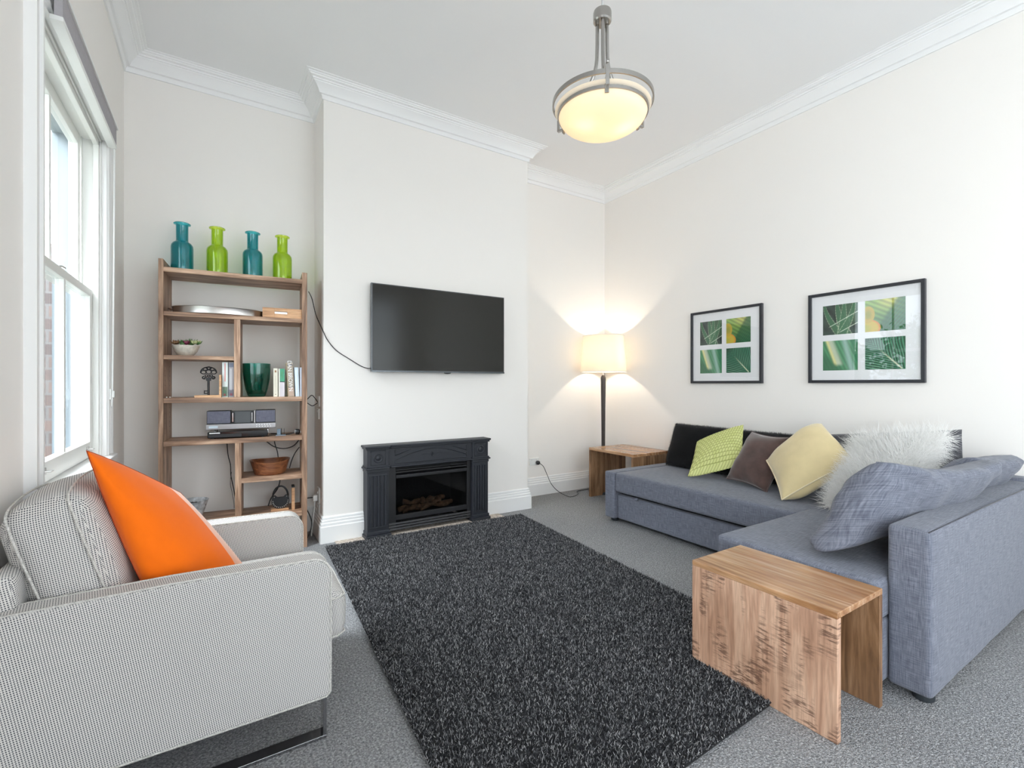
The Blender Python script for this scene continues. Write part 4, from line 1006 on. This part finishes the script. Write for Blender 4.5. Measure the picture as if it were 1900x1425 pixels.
# loose cables behind the shelf
def scable(pts, r, label): return cable('hanging_cable', [tuple(S(*p)) for p in pts], r, label)
scable([(.331, .27, .724), (.338, .272, .62), (.352, .272, .55), (.356, .272, .47), (.372, .272, .38), (.384, .272, .29), (.388, .272, .25)], .0032, 'thicker black cable hanging inside the lower left compartment of the bookshelf')
scable([(.358, .274, .50), (.352, .273, .42), (.362, .273, .36), (.372, .273, .29), (.374, .273, .25)], .0016, 'thin dark wire hanging beside the thicker cable in the lower left compartment')
scable([(.550, .24, .724), (.578, .262, .690), (.62, .27, .656), (.68, .27, .640), (.74, .268, .655), (.780, .262, .70)], .0036, 'black cable swagged under the stereo shelf above the wooden bowl')
scable([(.620, .25, .724), (.622, .268, .68), (.638, .27, .62), (.645, .27, .55), (.640, .27, .498)], .0036, 'black cable dropping straight down behind the wooden bowl')
scable([(.780, .262, .645), (.750, .268, .600), (.728, .268, .545), (.716, .266, .498)], .0036, 'black cable curving down at the right behind the wooden bowl')
scable([(.650, .25, .465), (.655, .268, .42), (.640, .268, .36), (.60, .26, .30), (.58, .24, .249)], .004, 'black cable hanging behind the padlock ornament')
# wooden bowl
mb = MB(); mb.lathe([(0, 0), (.088, 0), (.094, .006), (.096, .012), (.112, .060), (.123, .092), (.1195, .093), (.107, .06), (.090, .02), (.08, .012), (0, .012)], (0, 0, 0), 48)
for i, v_ in enumerate(mb.v):
    if v_.z > .03: v_.z *= 1-.12*(v_.x/.1)*-1 if False else 1-.10*math.cos(math.atan2(v_.y, v_.x)*2)*-1*.6
loc = S(.592, .130, .495); o = mb.build('wooden_bowl', M['acacia'], None, smooth=True, autos=50); o.location = loc; WM[o.name] = Matrix.Translation(loc)
tag(o, 'dark reddish-brown wooden bowl on the small right-hand shelf', 'bowl')
# padlock ornament with its wooden block
pk = sitem('padlock_ornament', .655, .10, .245, 'black iron padlock ornament with studs on the lowest shelf', 'ornament')
MB().box((-.058, -.012, 0), (.05, .04, .012)).build('base', M['light_wood'], pk, local=True, bevel=.001)
mb = MB(); pts = [(.055*math.cos(a), .062+.052*math.sin(a)) for a in [PI*k/18-PI*1.0 for k in range(19)]]+[(.052, .085), (.034, .105), (.018, .090), (-.018, .090), (-.034, .105), (-.052, .085)]
mb.prism(pts, -.006, .006); mb.build('body', M['black_iron'], pk, local=True, bevel=.002)
mb = MB(); mb.tube([(-.046*math.cos(PI*k/16) if True else 0, 0, .092+.070*math.sin(PI*k/16)) for k in range(17)], .0085, 8, flat=.7); mb.build('shackle', M['black_iron'], pk, local=True, smooth=True)
mb = MB()
for k in range(13):
    a = PI*k/12-PI; mb.sphere((.046*math.cos(a), -.007, .064+.044*math.sin(a)), .0038, 8, 6)
mb.sphere((-.038, -.007, .092), .0038, 8, 6); mb.sphere((.038, -.007, .092), .0038, 8, 6); mb.build('studs', M['steel'], pk, local=True, smooth=True)
o = sitem('wooden_block', .732, .10, .245, 'upright pale wooden block right of the padlock ornament', 'bookend')
MB().box((-.009, -.03, 0), (.010, .05, .150)).build('upright', M['light_wood'], o, local=True, bevel=.001)
MB().box((-.009, -.03, .150), (.010, .05, .158)).build('top_cap', M['foot'], o, local=True, bevel=.001)
# speckled bowl with a black remote in it
mb = MB(); mb.lathe([(0, 0), (.045, 0), (.052, .01), (.072, .07), (.086, .118), (.089, .120), (.086, .116), (.070, .07), (.048, .016), (0, .012)], (0, 0, 0), 40)
loc = S(.155, .115, .245); o = mb.build('ceramic_bowl', plain('speckled_ceramic', (.50, .52, .54), .35, var=.45, vscale=38), None, smooth=True, autos=50); o.location = loc; WM[o.name] = Matrix.Translation(loc)
tag(o, 'grey speckled ceramic bowl on the lowest shelf behind the armchair', 'bowl')
rm_ = sitem('remote_control', .165, .105, .245, 'black remote control lying in the speckled ceramic bowl', 'remote control')
q = Matrix.Translation((0, 0, .098)) @ Matrix.Rotation(.10, 4, 'Y')
MB().box((-.070, -.018, -.010), (.066, .018, .010), q).build('body', M['black_plastic'], rm_, local=True, bevel=.006, seg=3)
mb = MB()
for i in range(5):
    for j in (-1, 0, 1): mb.box((-.05+.02*i-.004, j*.010-.003, .010), (-.05+.02*i+.004, j*.010+.003, .0115), q)
mb.build('button', M['foot'], rm_, local=True)
# ------------------------------------------------------------------ soft shapes
def softbox(mb, a, b, r, n=12, crown=(0, 0, 0), nz=0, M_=None, seed=0):
    a = Vector(a); b = Vector(b); c = (a+b)/2; h = (b-a)/2; r = min(r, h.x, h.y, h.z)
    def axis(H):
        q = [-1+2*i/n for i in range(n+1)]
        return q
    def f(q):
        p = Vector((q[0]*h.x, q[1]*h.y, q[2]*h.z))
        inn = Vector([max(-(h[i]-r), min(h[i]-r, p[i])) for i in range(3)])
        d = p-inn
        if d.length > 1e-9: d.normalize()
        x = inn+d*r
        for i in range(3):
            j, k = (i+1) % 3, (i+2) % 3
            if crown[i]: x[i] += crown[i]*(q[i])*(1-q[j]**2)*(1-q[k]**2) if abs(q[i]) > .999 or True else 0
        if nz:
            w_ = noise.noise_vector((x+c)*6+Vector((seed, seed, seed))); x = x+w_*nz
        return c+x
    # uneven spacing: cluster near edges
    def line(H):
        e = min(r/H, .95); out = []
        k = max(3, n//4)
        for i in range(k): out.append(-1+e*(1-math.cos(PI/2*i/k))*1.0)
        m = n
        for i in range(m+1): out.append(-1+e+(2-2*e)*i/m)
        for i in range(1, k+1): out.append(1-e+e*math.sin(PI/2*i/k))
        return out
    L = [line(h.x), line(h.y), line(h.z)]
    for ax in range(3):
        u, v = (ax+1) % 3, (ax+2) % 3
        for s_ in (-1, 1):
            vs = []; fs = []
            for j in L[v]:
                for i in L[u]:
                    q = [0, 0, 0]; q[ax] = s_; q[u] = i; q[v] = j
                    vs.append(f(q))
            w_ = len(L[u])
            for j in range(len(L[v])-1):
                for i in range(w_-1): fs.append((j*w_+i, j*w_+i+1, (j+1)*w_+i+1, (j+1)*w_+i))
            mb.add(vs, fs, M_)
    return mb
def weld(o, dist=1e-4):
    bm = bmesh.new(); bm.from_mesh(o.data); bmesh.ops.remove_doubles(bm, verts=bm.verts, dist=dist)
    bmesh.ops.recalc_face_normals(bm, faces=bm.faces); bm.to_mesh(o.data); bm.free()
    for p in o.data.polygons: p.use_smooth = True
    return o
def soft(name, mat, parent, a, b, r, **k):
    mb = MB(); softbox(mb, a, b, r, **k); return weld(mb.build(name, mat, parent, smooth=True))

def pillow_mb(P, T, n=30, pinch=.07, p=2.4, q=.55, sag=(0, 0, 0), nz=.006, seed=0, knit=0, bend=None, back_mat=False, wr=0.0, zone=None):
    """P: bottom-left, bottom-right, top-right, top-left corners in world space"""
    P = [Vector(x) for x in P]; nrm = ((P[1]-P[0]).cross(P[3]-P[0])+(P[2]-P[1]).cross(P[2]-P[3])).normalized()
    W = ((P[1]-P[0]).length+(P[2]-P[3]).length)/2; H = ((P[3]-P[0]).length+(P[2]-P[1]).length)/2
    mb = MB(); sag = Vector(sag); border = []
    def pt(i, j, s_):
        # cluster samples near edges
        a = -math.cos(PI*i/n); b = -math.cos(PI*j/n)
        a = .45*a+.55*(2*i/n-1); b = .45*b+.55*(2*j/n-1)
        u0 = a*(1-pinch*(1-b*b)); v0 = b*(1-pinch*(1-a*a)); u = (u0+1)/2; v = (v0+1)/2
        x = P[0]*(1-u)*(1-v)+P[1]*u*(1-v)+P[2]*u*v+P[3]*(1-u)*v
        f = (max(0, 1-abs(a)**p)*max(0, 1-abs(b)**p))**q
        x = x+nrm*(s_*T/2*f)+sag*(1-a*a)*(1-b*b)
        if bend: x = x+Vector(bend)*(a*a)*(b+1)/2
        if nz: x = x+nrm*noise.noise(x*9+Vector((seed, 0, 0)))*nz*min(1, f*2)*2
        if wr:
            e = 1-min(1, max(abs(a), abs(b)))
            x = x+nrm*wr*f*math.sin((a+1.3*b)*11+seed+2*noise.noise(x*7))*math.exp(-e*3.0)*(abs(a)*abs(b)+.25)
        if knit and f > .05:
            k = knit; ku = (u*W/k); kv = (v*H/k); ro = math.floor(kv); cu_ = ku+.5*(ro % 2)
            x = x+nrm*s_*.0085*abs(math.sin(PI*cu_))**.7*abs(math.sin(PI*kv))**.7
        return x, (u*W, v*H)
    for s_ in (1, -1):
        vs = []; uv = []; fs = []
        for j in range(n+1):
            for i in range(n+1):
                x, t_ = pt(i, j, s_); vs.append(x); uv.append(t_)
        for j in range(n):
            for i in range(n): fs.append((j*(n+1)+i, j*(n+1)+i+1, (j+1)*(n+1)+i+1, (j+1)*(n+1)+i))
        if back_mat and s_ < 0: mb.cur = 1
        f0 = len(mb.f); mb.add(vs, fs, None, uv); mb.cur = 0
        if zone:
            for q_ in range(n*n):
                if zone((q_ % n+.5)/n, (q_//n+.5)/n): mb.mi[f0+q_] = 1
    rim = [pt(i, 0, 1)[0] for i in range(n)]+[pt(n, j, 1)[0] for j in range(n)]+[pt(i, n, 1)[0] for i in range(n, 0, -1)]+[pt(0, j, 1)[0] for j in range(n, 0, -1)]
    return mb, rim
def uvweld(o):
    bm = bmesh.new(); bm.from_mesh(o.data); bmesh.ops.remove_doubles(bm, verts=bm.verts, dist=2e-4)
    bmesh.ops.recalc_face_normals(bm, faces=bm.faces); bm.to_mesh(o.data); bm.free()
    for p in o.data.polygons: p.use_smooth = True
def cushion(name, label, cat, mats, P, T, pipe=None, pr=.004, group=None, **k):
    c = sum((Vector(x) for x in P), Vector())/4
    t_ = thing(name, (c.x, c.y, min(x[2] for x in P)), label, cat, group)
    mb, rim = pillow_mb(P, T, **k)
    body = mb.build('cushion_cover', mats, t_, smooth=True); uvweld(body)
    if pipe:
        m2 = MB(); m2.tube(rim, pr, 6, closed=True); m2.build('piping', pipe, t_, smooth=True)
    return t_, body
def hair(o, count, length, mat_index, root, steps=3, normal=1.0, rnd=.3, brown=.0, seed=1, tan=0.0, grav=0.0, children=0, clump=0):
    md = o.modifiers.new('hair', 'PARTICLE_SYSTEM'); ps = o.particle_systems[-1]; s_ = ps.settings; ps.seed = seed
    s_.type = 'HAIR'; s_.count = count; s_.use_advanced_hair = True; s_.hair_length = length
    s_.emit_from = 'FACE'; s_.use_modifier_stack = False; s_.distribution = 'RAND'; s_.use_emit_random = True
    s_.normal_factor = normal*length/4; s_.factor_random = rnd*length/4; s_.tangent_factor = tan*length/4
    s_.brownian_factor = brown; s_.hair_step = steps; s_.display_step = 2; s_.render_step = 2
    s_.length_random = .4 if hasattr(s_, 'length_random') else 0
    s_.material = mat_index; s_.root_radius = root; s_.tip_radius = root*.35; s_.radius_scale = 1.0; s_.shape = 0
    s_.effector_weights.gravity = grav
    if children:
        s_.child_type = 'INTERPOLATED'; s_.rendered_child_count = children; s_.child_percent = 0 if hasattr(s_, 'child_percent') else 0
        s_.clump_factor = clump; s_.child_length = 1.0; s_.roughness_2 = .01
    return s_

# ------------------------------------------------------------------ corner sofa
XF = 2.66
so = thing('corner_sofa', (2.8, 1.7, 0), 'grey linen corner sofa with a chaise end and one high arm', 'sofa')
L = M['sofa']
soft('low_arm', L, so, (2.655, 2.695, .035), (3.56, 2.80, .402), .014, n=6, nz=.002)
soft('seat', L, so, (2.662, 1.322, .250), (3.50, 2.694, .402), .020, n=12, crown=(0, 0, .008), nz=.003)
soft('drawer_front', L, so, (2.690, 1.33, .038), (2.75, 2.692, .224), .010, n=8, nz=.001)
MB().box((2.74, 1.34, .05), (3.50, 2.690, .244)).build('drawer_box', M['black_iron'], so)
mb = MB(); mb.tube(catmull([(2.682, 2.49, .232), (2.668, 2.488, .236), (2.664, 2.482, .228), (2.668, 2.476, .236), (2.682, 2.474, .232)], 4), .005, 6, flat=2.2); mb.build('pull_tab', L, so, smooth=True)
# chaise
soft('chaise_base', L, so, (1.965, .702, .038), (3.50, 1.318, .262), .014, n=8, nz=.001)
soft('chaise_cushion', L, so, (1.945, .700, .262), (3.50, 1.324, .410), .022, n=12, crown=(0, 0, .006), nz=.003, seed=3)
# high arm
soft('high_arm', L, so, (2.025, .575, .035), (3.56, .700, .604), .018, n=12, nz=.0025, seed=5)
mb = MB(); mb.tube([(2.026, .583, .600), (2.6, .581, .6045), (3.55, .580, .602)], .0022, 6); mb.build('seam', M['sofa_dark'], so, smooth=True)
# low back rail along the wall
soft('back_rail', L, so, (3.46, .60, .035), (3.575, 2.78, .62), .018, n=10, nz=.002, seed=8)
for (x, y) in ((2.735, 2.765), (2.095, .618), (2.02, 1.25), (3.45, 2.74), (3.45, .65)):
    mb = MB(); mb.lathe([(0, 0), (.027, 0), (.031, .004), (.033, .046), (0, .046)], (x, y, 0), 20); mb.build('foot', M['foot'], so, smooth=True, autos=40)

# back cushions along the wall
def slab(name, label, mat, P, T, n=22, **k):
    kk = dict(p=7, q=.40, pinch=.012, nz=.012); kk.update(k)
    return cushion(name, label, 'cushion', [mat], P, T, n=n, **kk)
t_, blk = slab('back_cushion', 'long black plush-covered back cushion at the left end of the sofa', M['black_fur'], [(3.27, 2.70, .41), (3.27, 1.52, .41), (3.40, 1.56, .745), (3.40, 2.70, .755)], .15, seed=2, nz=.009)
blk.data.materials.append(hairmat('black_hair', [(0, (.003, .003, .003)), (1, (.010, .010, .011))], .75))
hair(blk, 26000, .012, 2, .0007, rnd=.5, seed=3)
slab('back_cushion', 'charcoal linen back cushion behind the white fur cushion', M['sofa_dark'], [(3.27, 1.50, .41), (3.27, .80, .41), (3.40, .84, .855), (3.40, 1.53, .765)], .15, seed=6, nz=.009)
# scatter cushions
def knit_wool():
    m, t, b = nodes('lime_wool')
    co = N(t, 'ShaderNodeTexCoord')
    br = N(t, 'ShaderNodeTexBrick', i={'Color1': (.66, .68, .30, 1), 'Color2': (.60, .63, .25, 1), 'Mortar': (.30, .32, .10, 1), 'Scale': 1.0, 'Brick Width': .022, 'Row Height': .022, 'Mortar Size': .0035, 'Mortar Smooth': 1.0})
    br.offset = .5; t.links.new(co.outputs['UV'], br.inputs[0]); t.links.new(br.outputs[0], b.inputs['Base Color'])
    b.inputs['Roughness'].default_value = .95; b.inputs['Specular IOR Level'].default_value = .1; return m
P = [(2.93, 2.22, .425), (3.10, 1.90, .545), (3.20, 1.955, .805), (3.13, 2.29, .655)]
cushion('knitted_cushion', 'lime yellow chunky-knit cushion leaning on the black back cushion', 'cushion', [knit_wool()], P, .17, n=120, pinch=.05, knit=.022, nz=.003, seed=4, group='scatter cushions on the sofa')
P = [(3.02, 1.97, .44), (2.98, 1.665, .405), (3.20, 1.628, .748), (3.22, 1.905, .762)]
cushion('brown_cushion', 'small dark brown suede cushion between the lime and beige ones', 'cushion', [M['brown']], P, .16, M['brown'], .004, group='scatter cushions on the sofa', seed=7, wr=.006, pinch=.09)
P = [(2.83, 1.49, .415), (3.05, 1.20, .665), (3.20, 1.445, .850), (3.04, 1.70, .60)]
cushion('velvet_cushion', 'large pale gold velvet cushion between the brown and white fur ones', 'cushion', [M['beige']], P, .27, plain('pale_piping_cord', (.72, .62, .42), .8), .0045, group='scatter cushions on the sofa', seed=9, wr=.008, pinch=.06, nz=.006)
P = [(2.86, 1.27, .42), (2.80, .92, .43), (3.26, .86, .845), (3.22, 1.26, .77)]
wt, wb = cushion('fur_cushion', 'shaggy white fur cushion between the gold one and grey cushions', 'cushion', [plain('white_backing', (.80, .79, .77), .9)], P, .15, group='scatter cushions on the sofa', seed=1, nz=.008)
wb.data.materials.append(hairmat('white_hair', [(0, (.76, .75, .73)), (.3, (.90, .89, .87)), (1, (.98, .975, .96))], .6))
hair(wb, 26000, .058, 2, .0013, steps=4, rnd=.75, seed=9, brown=.01)
# grey lumbar cushions slumped over the high arm
P = [(2.00, .90, .44), (2.99, .83, .50), (2.98, .66, .72), (2.16, .78, .765)]
cushion('grey_cushion', 'plump grey linen cushion slumped over the near high arm', 'cushion', [L], P, .27, group='grey sofa cushions by the high arm', seed=11, p=5, q=.38, pinch=.03, wr=.012, nz=.009, n=34, sag=(0, 0, -.03), bend=(0, 0, .035))
P = [(2.98, .90, .47), (3.44, .86, .50), (3.47, .665, .735), (3.00, .70, .755)]
cushion('grey_cushion', 'grey linen cushion behind the plump one, nearer the wall', 'cushion', [L], P, .22, group='grey sofa cushions by the high arm', seed=13, p=4, q=.42, pinch=.04, wr=.008, nz=.008, sag=(0, 0, -.02))

# ------------------------------------------------------------------ waterfall side tables
def utable(x0, x1, y0, y1, h, th, label, mats, bot=0.0):
    t_ = thing('side_table', ((x0+x1)/2, (y0+y1)/2, 0), label, 'side table', 'waterfall wooden side tables')
    return t_
t_ = thing('side_table', (1.765, .935, 0), 'mango-wood waterfall side table in the foreground by the high sofa arm', 'side table')
MB().box((1.600, .677, .382), (1.925, 1.192, .402)).build('table_top', M['table_top'], t_, bevel=.002)
MB().box((1.600, .677, 0), (1.624, 1.192, .3815)).build('side_panel', M['table_face'], t_, bevel=.002)
MB().box((1.901, .677, 0), (1.925, 1.192, .3815)).build('side_panel', M['table_shaded'], t_, bevel=.002)
t_ = thing('side_table', (3.33, 3.19, 0), 'brown waterfall side table in the far corner in front of the floor lamp', 'side table')
MB().box((3.09, 2.90, .455), (3.565, 3.478, .480)).build('table_top', M['table_top'], t_, bevel=.002)
MB().box((3.09, 2.90, 0), (3.565, 2.926, .4545)).build('side_panel', M['table_shaded'], t_, bevel=.002)
MB().box((3.09, 3.452, 0), (3.565, 3.478, .4545)).build('side_panel', M['table_shaded'], t_, bevel=.002)

# ------------------------------------------------------------------ armchair
ac = thing('armchair', (-.08, 1.87, 0), 'checked black-and-white cloth armchair with steel sled legs under the window', 'armchair')
CK = M['check']
def arm(y0, y1):
    r_ = .055; pr = [(-.455, .127), (.292, .127), (.304, .139)]
    for k in range(9):
        a = k/8*PI/2; pr.append((.306-r_+r_*math.cos(a), .560-r_+r_*math.sin(a)))
    pr += [(-.10, .566), (-.455, .562)]
    mb = MB(); mb.prism(pr, y0, y1); return mb.build('arm', CK, ac, bevel=.012, seg=3), pr
for y0, y1 in ((1.540, 1.612), (2.105, 2.190)):
    a_, pr = arm(y0, y1)
    for ye in (y0+.003, y1-.003):
        mb = MB(); mb.tube([(x, ye, z) for x, z in pr], .0032, 6, closed=True); mb.build('piping', M['check_piping'], a_, smooth=True)
soft('seat_base', CK, ac, (-.45, 1.60, .128), (.285, 2.115, .255), .012, n=6)
soft('seat_cushion', CK, ac, (-.36, 1.613, .245), (.372, 2.104, .415), .045, n=12, crown=(.012, 0, .022), nz=.004, seed=2)
mb = MB()
for z in (.268, .392): mb.tube([(-.2, 1.618, z), (.34, 1.618, z), (.368, 1.640, z), (.377, 1.86, z), (.368, 2.08, z), (.34, 2.10, z), (-.2, 2.10, z)], .003, 6)
mb.build('cushion_piping', M['check_piping'], ac, smooth=True)
mb = MB(); softbox(mb, (-.030, -.29, 0), (.030, .29, .515), .025, n=8, M_=Matrix.Translation((-.415, 1.865, .128)) @ Matrix.Rotation(-.04, 4, 'Y')); weld(mb.build('backrest', CK, ac, smooth=True))
# loose back cushion, leaning
mb = MB(); Q = Matrix.Translation((-.265, 1.865, .43)) @ Matrix.Rotation(-.30, 4, 'Y')
softbox(mb, (-.095, -.235, 0), (.085, .235, .385), .055, n=12, crown=(.035, .006, .022), nz=.006, seed=5, M_=Q); bc = weld(mb.build('back_cushion', CK, ac, smooth=True))
mb = MB()
for x in (-.065, .055):
    pts = [(x, -.238, .05), (x, -.241, .20), (x, -.236, .33), (x, -.20, .385), (x, 0, .402), (x, .20, .385), (x, .236, .33), (x, .238, .05)]
    mb.tube(catmull([Q @ Vector(p) for p in pts], 5), .003, 6)
mb.build('cushion_piping', M['check_piping'], bc, smooth=True)
for yc in (1.562, 2.145):
    mb = MB(); w_ = .021
    mb.box((-.42, yc-w_, 0), (.292, yc+w_, .010)); mb.box((.282, yc-w_, .010), (.292, yc+w_, .128)); mb.box((-.42, yc-w_, .010), (-.410, yc+w_, .128))
    mb.build('sled_leg', M['chrome'], ac, bevel=.001)

# orange cushion resting in the chair
P = [(-.167, 1.68, .513), (.098, 1.98, .415), (-.105, 2.03, .715), (-.306, 1.75, .913)]
ot, ob = cushion('orange_cushion', 'big bright orange velvet cushion with a peach panel, propped in the armchair', 'cushion', [M['orange'], M['peach']], P, .25, plain('orange_seam', (.40, .05, .005), .8), .0014, seed=21, nz=.006, pinch=-.05, wr=.006, zone=lambda u, v: u > .80, n=40)

# ------------------------------------------------------------------ shaggy rug
rg = thing('shag_rug', (1.3, 2.1, 0), 'charcoal salt-and-pepper shag rug lying on the grey carpet', 'rug')
A_, B_, C_, D_ = (.500, .850), (1.985, .895), (2.140, 3.255), (.622, 3.300)
mb = MB(); mb.prism([A_, B_, C_, D_], .0005, .015, 'z'); mb.build('backing', plain('rug_backing', (.012, .012, .013), .95), rg)
mb = MB(); n = 30
vs = []
for j in range(n+1):
    for i in range(n+1):
        u, v = -.004+1.008*i/n, -.003+1.006*j/n
        vs.append((A_[0]*(1-u)*(1-v)+B_[0]*u*(1-v)+C_[0]*u*v+D_[0]*(1-u)*v, A_[1]*(1-u)*(1-v)+B_[1]*u*(1-v)+C_[1]*u*v+D_[1]*(1-u)*v, .0155))
mb.add(vs, [(j*(n+1)+i, j*(n+1)+i+1, (j+1)*(n+1)+i+1, (j+1)*(n+1)+i) for j in range(n) for i in range(n)])
pile = mb.build('pile', [plain('rug_ground', (.012, .012, .013), .95), hairmat('rug_yarn', [(0, (.010, .010, .012)), (.38, (.028, .028, .032)), (.62, (.085, .085, .092)), (.84, (.22, .22, .23)), (1, (.56, .55, .55))], .8)], rg)
pile['kind'] = 'stuff'
bm = bmesh.new(); bm.from_mesh(pile.data)
if bm.faces[:][0].normal.z < 0: bmesh.ops.reverse_faces(bm, faces=bm.faces)
bm.to_mesh(pile.data); bm.free()
hair(pile, 230000, .009, 2, .0024, rnd=.8, seed=5, steps=2)
